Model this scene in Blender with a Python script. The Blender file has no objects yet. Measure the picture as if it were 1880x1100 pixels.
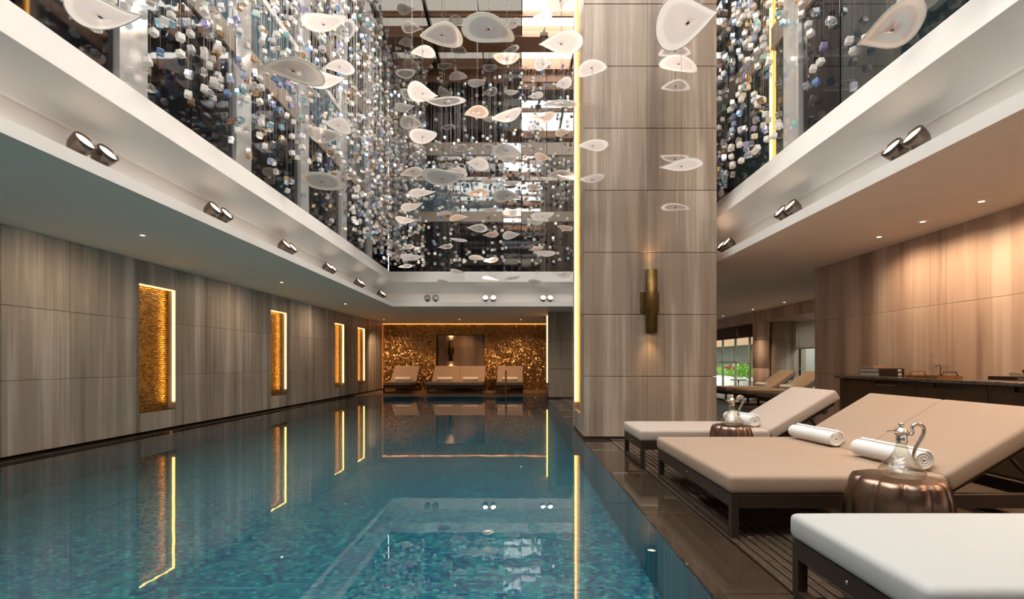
import bpy, bmesh, math, random
from mathutils import Vector, Matrix

RND = random.Random(11)
sc = bpy.context.scene
COL = sc.collection
PI = math.pi

# ---------------------------------------------------------------- camera
F = 888.0          # focal length in pixels of the 1880x1100 frame
VX, VY = 950.0, 665.0
CH = 1.05          # camera height
cam_d = bpy.data.cameras.new('camera')
cam = bpy.data.objects.new('camera', cam_d)
COL.objects.link(cam)
cam_d.sensor_width = 36.0
cam_d.lens = 36.0 * F / 1880.0
cam_d.shift_x = -(VX - 940.0) / 1880.0
cam_d.shift_y = (VY - 550.0) / 1880.0
cam_d.clip_start = 0.05
cam.location = (0, 0, CH)
cam.rotation_euler = (PI / 2, 0, 0)
sc.camera = cam

# ---------------------------------------------------------------- world
W = bpy.data.worlds.new('sky')
sc.world = W
W.use_nodes = True
bg = W.node_tree.nodes['Background']
bg.inputs['Color'].default_value = (1.0, 0.975, 0.945, 1)
bg.inputs['Strength'].default_value = 7.6
vs = sc.view_settings
vs.view_transform = 'Standard'
vs.look = 'None'
vs.gamma = 1.0
vs.use_curve_mapping = False
vs.exposure = 0.66
sc.cycles.transparent_max_bounces = 24
sc.cycles.max_bounces = 10
sc.cycles.diffuse_bounces = 5
sc.cycles.glossy_bounces = 5
sc.cycles.use_denoising = True
sc.cycles.sample_clamp_indirect = 6.0
sc.cycles.caustics_refractive = False


def portal(name, loc, rot, sx, sy):
    d = bpy.data.lights.new(name, 'AREA')
    d.shape = 'RECTANGLE'
    d.size, d.size_y = sx, sy
    d.cycles.is_portal = True
    o = bpy.data.objects.new(name, d)
    COL.objects.link(o)
    o.location = loc
    o.rotation_euler = rot
    return o


portal('skylight_portal', (-0.17, 5.6, 8.95), (0, 0, 0), 6.5, 14.6)
portal('window_portal', (7.45, 16.3, 1.1), (0, PI / 2, 0), 2.3, 3.2)
portal('side_window_portal', (8.2, 11.9, 1.2), (0, PI / 2, 0), 2.6, 3.8)

# warm downlights and track spots share these
WARM = (1.0, 0.72, 0.45)


def spot(parent, loc, direction, energy, angle=60, blend=0.6, color=WARM, radius=0.03):
    d = bpy.data.lights.new('lamp_light', 'SPOT')
    d.energy = energy
    d.spot_size = math.radians(angle)
    d.spot_blend = blend
    d.color = color
    d.shadow_soft_size = radius
    o = bpy.data.objects.new('lamp_light', d)
    COL.objects.link(o)
    o.parent = parent
    o.location = loc
    o.rotation_euler = Vector(direction).to_track_quat('-Z', 'Y').to_euler()
    return o


# ---------------------------------------------------------------- node helpers
def newmat(name):
    m = bpy.data.materials.new(name)
    m.use_nodes = True
    nt = m.node_tree
    for n in list(nt.nodes):
        if n.type != 'OUTPUT_MATERIAL':
            nt.nodes.remove(n)
    out = [n for n in nt.nodes if n.type == 'OUTPUT_MATERIAL'][0]
    return m, nt, out


def N(nt, t, **kw):
    n = nt.nodes.new(t)
    for k, v in kw.items():
        if k in n.inputs:
            n.inputs[k].default_value = v
        else:
            setattr(n, k, v)
    return n


def L(nt, a, b):
    nt.links.new(a, b)


def c4(c):
    return (c[0], c[1], c[2], 1.0)


def ramp(nt, stops):
    r = nt.nodes.new('ShaderNodeValToRGB')
    el = r.color_ramp.elements
    while len(el) < len(stops):
        el.new(0.5)
    for e, (p, c) in zip(el, stops):
        e.position = p
        e.color = c4(c)
    return r


def simple(name, col, rough=0.5, metal=0.0, noise=0.0, nscale=30.0, bump=0.0, bscale=200.0, spec=0.5, coat=0.0, ior=1.45):
    m, nt, out = newmat(name)
    p = N(nt, 'ShaderNodeBsdfPrincipled')
    p.inputs['Base Color'].default_value = c4(col)
    p.inputs['Roughness'].default_value = rough
    p.inputs['Metallic'].default_value = metal
    p.inputs['Specular IOR Level'].default_value = spec
    p.inputs['IOR'].default_value = ior
    p.inputs['Coat Weight'].default_value = coat
    tc = N(nt, 'ShaderNodeTexCoord')
    if noise > 0:
        nz = N(nt, 'ShaderNodeTexNoise', Scale=nscale, Detail=4.0)
        L(nt, tc.outputs['Object'], nz.inputs['Vector'])
        r = ramp(nt, [(0.3, [c * (1 - noise) for c in col]), (0.7, [min(1, c * (1 + noise)) for c in col])])
        L(nt, nz.outputs['Fac'], r.inputs['Fac'])
        L(nt, r.outputs['Color'], p.inputs['Base Color'])
    if bump > 0:
        nb = N(nt, 'ShaderNodeTexNoise', Scale=bscale, Detail=3.0)
        L(nt, tc.outputs['Object'], nb.inputs['Vector'])
        b = N(nt, 'ShaderNodeBump', Strength=bump, Distance=0.002)
        L(nt, nb.outputs['Fac'], b.inputs['Height'])
        L(nt, b.outputs['Normal'], p.inputs['Normal'])
    L(nt, p.outputs['BSDF'], out.inputs['Surface'])
    return m


def emit(name, col, s):
    m, nt, out = newmat(name)
    e = N(nt, 'ShaderNodeEmission')
    e.inputs['Color'].default_value = c4(col)
    e.inputs['Strength'].default_value = s
    L(nt, e.outputs['Emission'], out.inputs['Surface'])
    return m


def stone(name, dark, mid, light, rough=0.38, sc_h=2.2):
    """vertically veined marble; the veins run on from slab to slab"""
    m, nt, out = newmat(name)
    g = N(nt, 'ShaderNodeNewGeometry')
    mp = N(nt, 'ShaderNodeMapping')
    mp.inputs['Scale'].default_value = (sc_h, sc_h, 0.10)
    L(nt, g.outputs['Position'], mp.inputs['Vector'])
    n1 = N(nt, 'ShaderNodeTexNoise', Scale=1.6, Detail=3.0, Roughness=0.6, Distortion=0.25)
    L(nt, mp.outputs['Vector'], n1.inputs['Vector'])
    mp2 = N(nt, 'ShaderNodeMapping')
    mp2.inputs['Scale'].default_value = (22, 22, 0.35)
    L(nt, g.outputs['Position'], mp2.inputs['Vector'])
    n2 = N(nt, 'ShaderNodeTexNoise', Scale=1.5, Detail=6.0, Roughness=0.7)
    L(nt, mp2.outputs['Vector'], n2.inputs['Vector'])
    n3 = N(nt, 'ShaderNodeTexNoise', Scale=1.3, Detail=5.0, Roughness=0.6)
    L(nt, g.outputs['Position'], n3.inputs['Vector'])
    a = N(nt, 'ShaderNodeMath', operation='MULTIPLY')
    a.inputs[1].default_value = 0.80
    L(nt, n1.outputs['Fac'], a.inputs[0])
    b = N(nt, 'ShaderNodeMath', operation='MULTIPLY_ADD')
    b.inputs[1].default_value = 0.24
    L(nt, n2.outputs['Fac'], b.inputs[0])
    L(nt, a.outputs[0], b.inputs[2])
    c = N(nt, 'ShaderNodeMath', operation='MULTIPLY_ADD')
    c.inputs[1].default_value = 0.10
    L(nt, n3.outputs['Fac'], c.inputs[0])
    L(nt, b.outputs[0], c.inputs[2])
    oi = N(nt, 'ShaderNodeObjectInfo')
    d = N(nt, 'ShaderNodeMath', operation='MULTIPLY_ADD')
    d.inputs[1].default_value = 0.05
    L(nt, oi.outputs['Random'], d.inputs[0])
    L(nt, c.outputs[0], d.inputs[2])
    r = ramp(nt, [(0.44, dark), (0.55, mid), (0.60, mid), (0.70, light)])
    L(nt, d.outputs[0], r.inputs['Fac'])
    p = N(nt, 'ShaderNodeBsdfPrincipled', Roughness=rough)
    L(nt, r.outputs['Color'], p.inputs['Base Color'])
    bp = N(nt, 'ShaderNodeBump', Strength=0.06, Distance=0.003)
    L(nt, n2.outputs['Fac'], bp.inputs['Height'])
    L(nt, bp.outputs['Normal'], p.inputs['Normal'])
    L(nt, p.outputs['BSDF'], out.inputs['Surface'])
    return m


def gold_mosaic(name, col1, col2, scale, strength=1.0):
    m, nt, out = newmat(name)
    tc = N(nt, 'ShaderNodeTexCoord')
    v = N(nt, 'ShaderNodeTexVoronoi', Scale=scale, Randomness=0.75)
    L(nt, tc.outputs['Object'], v.inputs['Vector'])
    ve = N(nt, 'ShaderNodeTexVoronoi', Scale=scale, Randomness=0.75, feature='DISTANCE_TO_EDGE')
    L(nt, tc.outputs['Object'], ve.inputs['Vector'])
    sep = N(nt, 'ShaderNodeSeparateColor')
    L(nt, v.outputs['Color'], sep.inputs['Color'])
    r = ramp(nt, [(0.0, col1), (1.0, col2)])
    L(nt, sep.outputs['Red'], r.inputs['Fac'])
    # each chip leans its own way
    sub = N(nt, 'ShaderNodeVectorMath', operation='SUBTRACT')
    L(nt, v.outputs['Color'], sub.inputs[0])
    sub.inputs[1].default_value = (0.5, 0.5, 0.5)
    mul = N(nt, 'ShaderNodeVectorMath', operation='SCALE')
    mul.inputs['Scale'].default_value = 0.75 * strength
    L(nt, sub.outputs[0], mul.inputs[0])
    g = N(nt, 'ShaderNodeNewGeometry')
    add = N(nt, 'ShaderNodeVectorMath', operation='ADD')
    L(nt, mul.outputs[0], add.inputs[0])
    bp = N(nt, 'ShaderNodeBump', Strength=0.6, Distance=0.006)
    L(nt, ve.outputs['Distance'], bp.inputs['Height'])
    L(nt, bp.outputs['Normal'], add.inputs[1])
    nm = N(nt, 'ShaderNodeVectorMath', operation='NORMALIZE')
    L(nt, add.outputs[0], nm.inputs[0])
    p = N(nt, 'ShaderNodeBsdfPrincipled', Roughness=0.28, Metallic=0.85)
    L(nt, r.outputs['Color'], p.inputs['Base Color'])
    L(nt, nm.outputs[0], p.inputs['Normal'])
    L(nt, p.outputs['BSDF'], out.inputs['Surface'])
    return m


def woven_gold(name, col1, col2):
    """slanting raised chips in zigzag rows, as on the niche panels"""
    m, nt, out = newmat(name)
    tc = N(nt, 'ShaderNodeTexCoord')
    mp = N(nt, 'ShaderNodeMapping')
    mp.inputs['Rotation'].default_value = (0, PI / 2, 0)
    L(nt, tc.outputs['Object'], mp.inputs['Vector'])
    sw = N(nt, 'ShaderNodeSeparateXYZ')
    L(nt, tc.outputs['Object'], sw.inputs[0])
    cb = N(nt, 'ShaderNodeCombineXYZ')
    L(nt, sw.outputs['Y'], cb.inputs['X'])
    L(nt, sw.outputs['Z'], cb.inputs['Y'])
    nz = N(nt, 'ShaderNodeTexNoise', Scale=9.0, Detail=2.0)
    L(nt, cb.outputs[0], nz.inputs['Vector'])
    va = N(nt, 'ShaderNodeVectorMath', operation='MULTIPLY_ADD')
    va.inputs[1].default_value = (0.07, 0.07, 0)
    L(nt, nz.outputs['Color'], va.inputs[0])
    L(nt, cb.outputs[0], va.inputs[2])
    br = N(nt, 'ShaderNodeTexBrick')
    br.offset = 0.5
    br.inputs['Scale'].default_value = 10.0
    br.inputs['Mortar Size'].default_value = 0.05
    br.inputs['Mortar Smooth'].default_value = 0.6
    br.inputs['Brick Width'].default_value = 0.55
    br.inputs['Row Height'].default_value = 0.30
    br.inputs['Color1'].default_value = c4(col1)
    br.inputs['Color2'].default_value = c4(col2)
    br.inputs['Mortar'].default_value = (0.03, 0.015, 0.005, 1)
    L(nt, va.outputs[0], br.inputs['Vector'])
    p = N(nt, 'ShaderNodeBsdfPrincipled', Roughness=0.3, Metallic=0.8)
    L(nt, br.outputs['Color'], p.inputs['Base Color'])
    iv = N(nt, 'ShaderNodeMath', operation='SUBTRACT')
    iv.inputs[0].default_value = 1.0
    L(nt, br.outputs['Fac'], iv.inputs[1])
    bp = N(nt, 'ShaderNodeBump', Strength=1.0, Distance=0.02)
    L(nt, iv.outputs[0], bp.inputs['Height'])
    L(nt, bp.outputs['Normal'], p.inputs['Normal'])
    L(nt, p.outputs['BSDF'], out.inputs['Surface'])
    return m


def pool_tile(name):
    m, nt, out = newmat(name)
    g = N(nt, 'ShaderNodeNewGeometry')
    br = N(nt, 'ShaderNodeTexBrick')
    br.offset = 0.5
    br.inputs['Scale'].default_value = 1.0
    br.inputs['Mortar Size'].default_value = 0.0022
    br.inputs['Brick Width'].default_value = 0.040
    br.inputs['Row Height'].default_value = 0.030
    br.inputs['Color1'].default_value = (0, 0, 0, 1)
    br.inputs['Color2'].default_value = (1, 1, 1, 1)
    br.inputs['Mortar'].default_value = (0.35, 0.35, 0.35, 1)
    L(nt, g.outputs['Position'], br.inputs['Vector'])
    r = ramp(nt, [(0.0, (0.003, 0.045, 0.100)), (0.3, (0.005, 0.100, 0.150)), (0.55, (0.006, 0.150, 0.185)),
                  (0.8, (0.010, 0.185, 0.160)), (1.0, (0.045, 0.30, 0.30))])
    L(nt, br.outputs['Color'], r.inputs['Fac'])
    nz = N(nt, 'ShaderNodeTexNoise', Scale=0.7, Detail=2.0)
    L(nt, g.outputs['Position'], nz.inputs['Vector'])
    mx = N(nt, 'ShaderNodeMix', data_type='RGBA', blend_type='MIX')
    L(nt, nz.outputs['Fac'], mx.inputs['Factor'])
    L(nt, r.outputs['Color'], mx.inputs['A'])
    hs = N(nt, 'ShaderNodeHueSaturation', Hue=0.53, Saturation=1.05, Value=1.0)
    L(nt, r.outputs['Color'], hs.inputs['Color'])
    L(nt, hs.outputs['Color'], mx.inputs['B'])
    p = N(nt, 'ShaderNodeBsdfPrincipled', Roughness=0.3)
    L(nt, mx.outputs['Result'], p.inputs['Base Color'])
    L(nt, p.outputs['BSDF'], out.inputs['Surface'])
    return m


def front_fresnel(nt, ior, normal=None):
    """Fresnel on the outer side only, so straight-through light leaves a sheet freely"""
    fr = N(nt, 'ShaderNodeFresnel', IOR=ior)
    if normal is not None:
        L(nt, normal, fr.inputs['Normal'])
    g = N(nt, 'ShaderNodeNewGeometry')
    iv = N(nt, 'ShaderNodeMath', operation='SUBTRACT')
    iv.inputs[0].default_value = 1.0
    L(nt, g.outputs['Backfacing'], iv.inputs[1])
    mu = N(nt, 'ShaderNodeMath', operation='MULTIPLY')
    L(nt, fr.outputs[0], mu.inputs[0])
    L(nt, iv.outputs[0], mu.inputs[1])
    return mu


def water_mat(name):
    m, nt, out = newmat(name)
    g = N(nt, 'ShaderNodeNewGeometry')
    n1 = N(nt, 'ShaderNodeTexNoise', Scale=2.2, Detail=2.0)
    L(nt, g.outputs['Position'], n1.inputs['Vector'])
    n2 = N(nt, 'ShaderNodeTexNoise', Scale=14.0, Detail=2.0)
    L(nt, g.outputs['Position'], n2.inputs['Vector'])
    a = N(nt, 'ShaderNodeMath', operation='MULTIPLY_ADD')
    a.inputs[1].default_value = 0.15
    L(nt, n2.outputs['Fac'], a.inputs[0])
    L(nt, n1.outputs['Fac'], a.inputs[2])
    b = N(nt, 'ShaderNodeBump', Strength=0.020, Distance=0.02)
    L(nt, a.outputs[0], b.inputs['Height'])
    fr = front_fresnel(nt, 1.85, b.outputs['Normal'])
    t = N(nt, 'ShaderNodeBsdfTransparent')
    t.inputs['Color'].default_value = (0.86, 0.97, 1.0, 1)
    gl = N(nt, 'ShaderNodeBsdfGlossy', Roughness=0.0)
    L(nt, b.outputs['Normal'], gl.inputs['Normal'])
    mx = N(nt, 'ShaderNodeMixShader')
    L(nt, fr.outputs[0], mx.inputs[0])
    L(nt, t.outputs[0], mx.inputs[1])
    L(nt, gl.outputs[0], mx.inputs[2])
    L(nt, mx.outputs[0], out.inputs['Surface'])
    return m


def pane_mat(name, tint, ior=1.5, rough=0.0):
    """flat glass sheet: clear with a Fresnel reflection"""
    m, nt, out = newmat(name)
    fr = front_fresnel(nt, ior)
    t = N(nt, 'ShaderNodeBsdfTransparent')
    t.inputs['Color'].default_value = c4([math.sqrt(c) for c in tint])
    gl = N(nt, 'ShaderNodeBsdfGlossy', Roughness=rough)
    mx = N(nt, 'ShaderNodeMixShader')
    L(nt, fr.outputs[0], mx.inputs[0])
    L(nt, t.outputs[0], mx.inputs[1])
    L(nt, gl.outputs[0], mx.inputs[2])
    L(nt, mx.outputs[0], out.inputs['Surface'])
    return m


def cube_mat(name, cols, tcol, gloss, rough=0.06, diffuse=0.0):
    """glass cube: reflection in one of several colours, drawn per cube, over clear glass"""
    m, nt, out = newmat(name)
    g = N(nt, 'ShaderNodeNewGeometry')
    oi = N(nt, 'ShaderNodeObjectInfo')
    ad = N(nt, 'ShaderNodeMath', operation='ADD')
    L(nt, g.outputs['Random Per Island'], ad.inputs[0])
    L(nt, oi.outputs['Random'], ad.inputs[1])
    fr = N(nt, 'ShaderNodeMath', operation='FRACT')
    L(nt, ad.outputs[0], fr.inputs[0])
    k = len(cols)
    r = ramp(nt, [(i / k, c) for i, c in enumerate(cols)])
    r.color_ramp.interpolation = 'CONSTANT'
    L(nt, fr.outputs[0], r.inputs['Fac'])
    t = N(nt, 'ShaderNodeBsdfTransparent')
    t.inputs['Color'].default_value = c4(tcol)
    gl = N(nt, 'ShaderNodeBsdfGlossy', Roughness=rough)
    L(nt, r.outputs['Color'], gl.inputs['Color'])
    lw = N(nt, 'ShaderNodeLayerWeight', Blend=gloss)
    mn = N(nt, 'ShaderNodeMath', operation='MAXIMUM')
    mn.inputs[1].default_value = gloss
    L(nt, lw.outputs['Facing'], mn.inputs[0])
    mx = N(nt, 'ShaderNodeMixShader')
    L(nt, mn.outputs[0], mx.inputs[0])
    L(nt, t.outputs[0], mx.inputs[1])
    L(nt, gl.outputs[0], mx.inputs[2])
    last = mx
    if diffuse > 0:
        df = N(nt, 'ShaderNodeBsdfDiffuse')
        L(nt, r.outputs['Color'], df.inputs['Color'])
        m2 = N(nt, 'ShaderNodeMixShader')
        m2.inputs[0].default_value = diffuse
        L(nt, mx.outputs[0], m2.inputs[1])
        L(nt, df.outputs[0], m2.inputs[2])
        last = m2
    L(nt, last.outputs[0], out.inputs['Surface'])
    return m


def disc_mat(name, col_in, col_rim, trans_in, trans_rim, transl=0.55, film=0.0):
    """pearly blown-glass sheet; frosted rim, clearer middle ('rad' = 0 centre, 1 rim)"""
    m, nt, out = newmat(name)
    at = N(nt, 'ShaderNodeAttribute', attribute_name='rad')
    r = ramp(nt, [(0.0, [c * 0.75 for c in col_in]), (0.10, col_in), (0.70, col_in), (0.80, col_rim), (1.0, col_rim)])
    L(nt, at.outputs['Fac'], r.inputs['Fac'])
    df = N(nt, 'ShaderNodeBsdfDiffuse')
    tl = N(nt, 'ShaderNodeBsdfTranslucent')
    tcd = N(nt, 'ShaderNodeTexCoord')
    nzd = N(nt, 'ShaderNodeTexNoise', Scale=4.0, Detail=2.0, Distortion=0.8)
    L(nt, tcd.outputs['Object'], nzd.inputs['Vector'])
    mad = N(nt, 'ShaderNodeMath', operation='MULTIPLY_ADD')
    mad.inputs[1].default_value = 0.55
    L(nt, nzd.outputs['Fac'], mad.inputs[0])
    L(nt, at.outputs['Fac'], mad.inputs[2])
    rg = ramp(nt, [(0.28, (0.92, 0.90, 1.0)), (0.42, (1.0, 0.86, 0.90)), (0.55, (1.0, 0.95, 0.80)), (0.66, (0.84, 0.94, 1.0)),
                   (0.80, (1.0, 0.86, 0.92)), (0.95, (0.95, 0.97, 0.90))])
    L(nt, mad.outputs[0], rg.inputs['Fac'])
    mlt = N(nt, 'ShaderNodeMix', data_type='RGBA', blend_type='MULTIPLY')
    mlt.inputs['Factor'].default_value = min(1.0, 0.35 + film * 3.0)
    L(nt, r.outputs['Color'], mlt.inputs['A'])
    L(nt, rg.outputs['Color'], mlt.inputs['B'])
    L(nt, mlt.outputs['Result'], df.inputs['Color'])
    L(nt, mlt.outputs['Result'], tl.inputs['Color'])
    a = N(nt, 'ShaderNodeMixShader')
    a.inputs[0].default_value = transl
    L(nt, df.outputs[0], a.inputs[1])
    L(nt, tl.outputs[0], a.inputs[2])
    tr = N(nt, 'ShaderNodeBsdfTransparent')
    tr.inputs['Color'].default_value = (0.95, 0.93, 0.92, 1)
    rt = ramp(nt, [(0.70, (trans_in,) * 3), (0.80, (trans_rim,) * 3)])
    L(nt, at.outputs['Fac'], rt.inputs['Fac'])
    b = N(nt, 'ShaderNodeMixShader')
    L(nt, rt.outputs['Color'], b.inputs[0])
    L(nt, a.outputs[0], b.inputs[1])
    L(nt, tr.outputs[0], b.inputs[2])
    gl = N(nt, 'ShaderNodeBsdfGlossy', Roughness=0.18)
    # oily rings of colour in the lustre
    tc = N(nt, 'ShaderNodeTexCoord')
    nz = N(nt, 'ShaderNodeTexNoise', Scale=5.0, Detail=2.0, Distortion=1.2)
    L(nt, tc.outputs['Object'], nz.inputs['Vector'])
    ma = N(nt, 'ShaderNodeMath', operation='MULTIPLY_ADD')
    ma.inputs[1].default_value = 0.8
    L(nt, nz.outputs['Fac'], ma.inputs[0])
    L(nt, at.outputs['Fac'], ma.inputs[2])
    rr = ramp(nt, [(0.3, (1, 0.95, 0.85)), (0.5, (1, 0.78, 0.72)), (0.7, (0.75, 0.80, 1.0)), (0.85, (0.85, 1.0, 0.92)), (1.0, (1.0, 0.85, 0.75))])
    L(nt, ma.outputs[0], rr.inputs['Fac'])
    L(nt, rr.outputs['Color'], gl.inputs['Color'])
    c = N(nt, 'ShaderNodeMixShader')
    c.inputs[0].default_value = 0.10 + film
    L(nt, b.outputs[0], c.inputs[1])
    L(nt, gl.outputs[0], c.inputs[2])
    L(nt, c.outputs[0], out.inputs['Surface'])
    return m


def glass_mat(name, tint=(1, 1, 1), bump=0.0):
    m, nt, out = newmat(name)
    p = N(nt, 'ShaderNodeBsdfPrincipled', Roughness=0.02, IOR=1.45)
    p.inputs['Base Color'].default_value = c4(tint)
    p.inputs['Transmission Weight'].default_value = 1.0
    if bump:
        tc = N(nt, 'ShaderNodeTexCoord')
        nz = N(nt, 'ShaderNodeTexNoise', Scale=70.0, Detail=3.0)
        L(nt, tc.outputs['Object'], nz.inputs['Vector'])
        b = N(nt, 'ShaderNodeBump', Strength=bump, Distance=0.004)
        L(nt, nz.outputs['Fac'], b.inputs['Height'])
        L(nt, b.outputs['Normal'], p.inputs['Normal'])
    L(nt, p.outputs['BSDF'], out.inputs['Surface'])
    return m


# ---------------------------------------------------------------- materials
M = {}
M['stone'] = stone('veined_stone', (0.17, 0.125, 0.095), (0.31, 0.24, 0.185), (0.52, 0.43, 0.35))
M['stone_lightened'] = stone('veined_stone_lightened', (0.20, 0.175, 0.155), (0.38, 0.345, 0.315), (0.62, 0.575, 0.54))  # same stone, lightened and greyed to put light onto the dim left wall
M['stone_warm_lit'] = stone('veined_stone_warm_lit', (0.33, 0.225, 0.175), (0.50, 0.36, 0.29), (0.64, 0.50, 0.42))  # same stone with warm lamp light put into its colour
M['stone_back'] = simple('joint_mortar', (0.05, 0.04, 0.03), 0.9)
M['white'] = simple('white_plaster', (0.86, 0.83, 0.80), 0.75, noise=0.015, nscale=3)
M['ceiling'] = simple('ceiling_paint', (0.88, 0.76, 0.67), 0.8, noise=0.02, nscale=2)
M['gold_wall'] = gold_mosaic('gold_chip_mosaic', (0.26, 0.13, 0.045), (0.66, 0.38, 0.15), 26.0)
M['gold_niche'] = woven_gold('gold_relief_panel', (0.34, 0.19, 0.06), (0.75, 0.48, 0.17))
M['led'] = emit('warm_led', (1.0, 0.50, 0.11), 5.5)
M['led_orange'] = emit('orange_led', (1.0, 0.33, 0.07), 1.6)
M['led_faint'] = emit('faint_orange_led', (1.0, 0.30, 0.06), 0.5)
M['lamp'] = emit('lamp_glow', (1.0, 0.78, 0.55), 7.0)
M['lamp_dim'] = emit('lamp_glow_soft', (1.0, 0.70, 0.40), 5.0)
M['pool'] = pool_tile('pool_mosaic')
M['water'] = water_mat('pool_water')
M['wet'] = simple('wet_dark_stone', (0.045, 0.031, 0.021), 0.02, noise=0.25, nscale=25, spec=0.6)
M['deck'] = simple('polished_brown_stone', (0.13, 0.092, 0.066), 0.14, noise=0.2, nscale=9, spec=0.6, coat=0.4)
M['deck_far'] = simple('far_deck_stone', (0.22, 0.16, 0.11), 0.3, noise=0.2, nscale=9)
M['grate'] = simple('wet_grate_metal', (0.085, 0.06, 0.042), 0.12, noise=0.3, nscale=14, spec=0.8, bump=0.3, bscale=9, coat=0.5)
M['edge_metal'] = simple('bright_edge_metal', (0.75, 0.66, 0.55), 0.2, metal=1.0)
M['carpet'] = simple('grey_floor', (0.10, 0.085, 0.075), 0.55, noise=0.15, nscale=20)
M['black'] = simple('black_void', (0.006, 0.005, 0.005), 0.9)
M['dark_glass'] = simple('dark_glass_panel', (0.006, 0.007, 0.009), 0.03, spec=0.5, ior=1.65)
M['teal_glass'] = simple('teal_glass_panel', (0.05, 0.105, 0.14), 0.03, ior=2.0)
M['green_glass'] = simple('green_glass_panel', (0.016, 0.032, 0.036), 0.03, ior=2.0)
M['smoke_mirror'] = simple('smoked_mirror', (0.24, 0.25, 0.26), 0.03, metal=1.0)
M['mirror'] = simple('mirror_cladding', (0.80, 0.79, 0.78), 0.12, metal=0.6)  # pale, part diffuse colour stands in for the bright sky reflection
M['spandrel'] = simple('beige_spandrel', (0.33, 0.27, 0.22), 0.35, noise=0.1, nscale=6)
M['bronze_frame'] = simple('dark_bronze_frame', (0.045, 0.028, 0.018), 0.3, metal=0.6)
M['brown_beam'] = simple('brown_beam', (0.30, 0.15, 0.08), 0.35)
M['pane_grey'] = pane_mat('grey_roof_glass', (0.040, 0.037, 0.032))
M['pane_clear'] = pane_mat('clear_roof_glass', (0.74, 0.73, 0.70))
M['pane_win'] = pane_mat('window_glass', (0.42, 0.46, 0.42))
M['fabric_white'] = simple('off_white_canvas', (0.465, 0.475, 0.475), 0.9, bump=0.25, bscale=500)
M['fabric_tan'] = simple('tan_canvas', (0.37, 0.27, 0.205), 0.9, bump=0.25, bscale=500)
M['fabric_greige'] = simple('greige_canvas', (0.49, 0.41, 0.36), 0.9, bump=0.25, bscale=500)
M['frame'] = simple('dark_brown_metal', (0.050, 0.032, 0.024), 0.38, metal=0.3)
M['towel'] = simple('white_terry', (0.80, 0.80, 0.80), 0.95, bump=0.8, bscale=260)
M['bronze'] = simple('polished_bronze', (0.23, 0.15, 0.115), 0.3, metal=1.0, noise=0.25, nscale=8)
M['silver'] = simple('silver', (0.72, 0.66, 0.58), 0.2, metal=1.0)
M['brass'] = simple('aged_brass', (0.17, 0.105, 0.035), 0.45, metal=0.9, noise=0.2, nscale=12)
M['handrail'] = simple('gold_rail', (0.70, 0.42, 0.14), 0.22, metal=1.0)
M['fixture'] = simple('lamp_housing_bronze', (0.16, 0.12, 0.10), 0.25, metal=0.8)
M['chrome'] = simple('chrome', (0.7, 0.7, 0.7), 0.15, metal=1.0)
M['glass'] = pane_mat('thin_clear_glass', (0.93, 0.93, 0.93), 1.5)
M['glass_hammered'] = pane_mat('hammered_glass', (0.88, 0.86, 0.78), 2.3, 0.10)
_nt = M['glass_hammered'].node_tree
_tc = N(_nt, 'ShaderNodeTexCoord')
_nz = N(_nt, 'ShaderNodeTexNoise', Scale=60.0, Detail=3.0)
L(_nt, _tc.outputs['Object'], _nz.inputs['Vector'])
_b = N(_nt, 'ShaderNodeBump', Strength=0.8, Distance=0.006)
L(_nt, _nz.outputs['Fac'], _b.inputs['Height'])
for _n in _nt.nodes:
    if _n.type in ('BSDF_GLOSSY', 'FRESNEL'):
        L(_nt, _b.outputs['Normal'], _n.inputs['Normal'])
M['cabinet'] = simple('dark_walnut', (0.055, 0.032, 0.016), 0.32, noise=0.2, nscale=5)
M['granite'] = simple('speckled_granite', (0.10, 0.085, 0.072), 0.15, noise=0.8, nscale=90, coat=0.3)
M['wood_tray'] = simple('amber_wood', (0.25, 0.10, 0.03), 0.3, noise=0.2, nscale=20)
M['book_black'] = simple('black_cover', (0.02, 0.012, 0.010), 0.4)
M['book_red'] = simple('tan_cover', (0.40, 0.22, 0.14), 0.5)
M['book_orange'] = simple('peach_cover', (0.62, 0.36, 0.17), 0.5)
M['pages'] = simple('page_block', (0.62, 0.58, 0.52), 0.8, noise=0.1, nscale=150)
M['ink'] = simple('pale_print', (0.55, 0.52, 0.48), 0.6)
M['blind_brown'] = simple('brown_blind', (0.085, 0.03, 0.014), 0.7, noise=0.15, nscale=30)
M['blind_white'] = disc_mat('cream_roller_blind', (0.80, 0.74, 0.66), (0.80, 0.74, 0.66), 0.0, 0.0, 0.6)
M['mullion'] = simple('pale_window_bar', (0.55, 0.53, 0.42), 0.4)
M['garden_wall'] = simple('grey_garden_wall', (0.065, 0.070, 0.055), 0.9, noise=0.2, nscale=2)
M['soffit'] = simple('tan_soffit', (0.20, 0.12, 0.065), 0.8)
M['ground'] = simple('pale_paving', (0.10, 0.10, 0.085), 0.8)
M['leaf'] = simple('garden_leaf', (0.20, 0.42, 0.03), 0.6, noise=0.5, nscale=3)
M['flower'] = simple('pink_flower', (0.35, 0.06, 0.10), 0.6)
M['planter'] = simple('white_planter', (0.6, 0.6, 0.58), 0.7)
M['wire'] = simple('steel_wire', (0.32, 0.29, 0.27), 0.35, metal=0.7)
M['cube_white'] = cube_mat('frosted_white_cube', [(0.86, 0.82, 0.78), (0.78, 0.74, 0.72), (0.9, 0.86, 0.8)], (1, 1, 1), 0.2, 0.15, 0.85)
M['cube_clear'] = cube_mat('clear_crystal_cube', [(0.95, 0.95, 0.95), (0.85, 0.9, 1.0), (0.95, 0.9, 0.85)], (0.86, 0.86, 0.86), 0.40, 0.05, 0.06)
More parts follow.
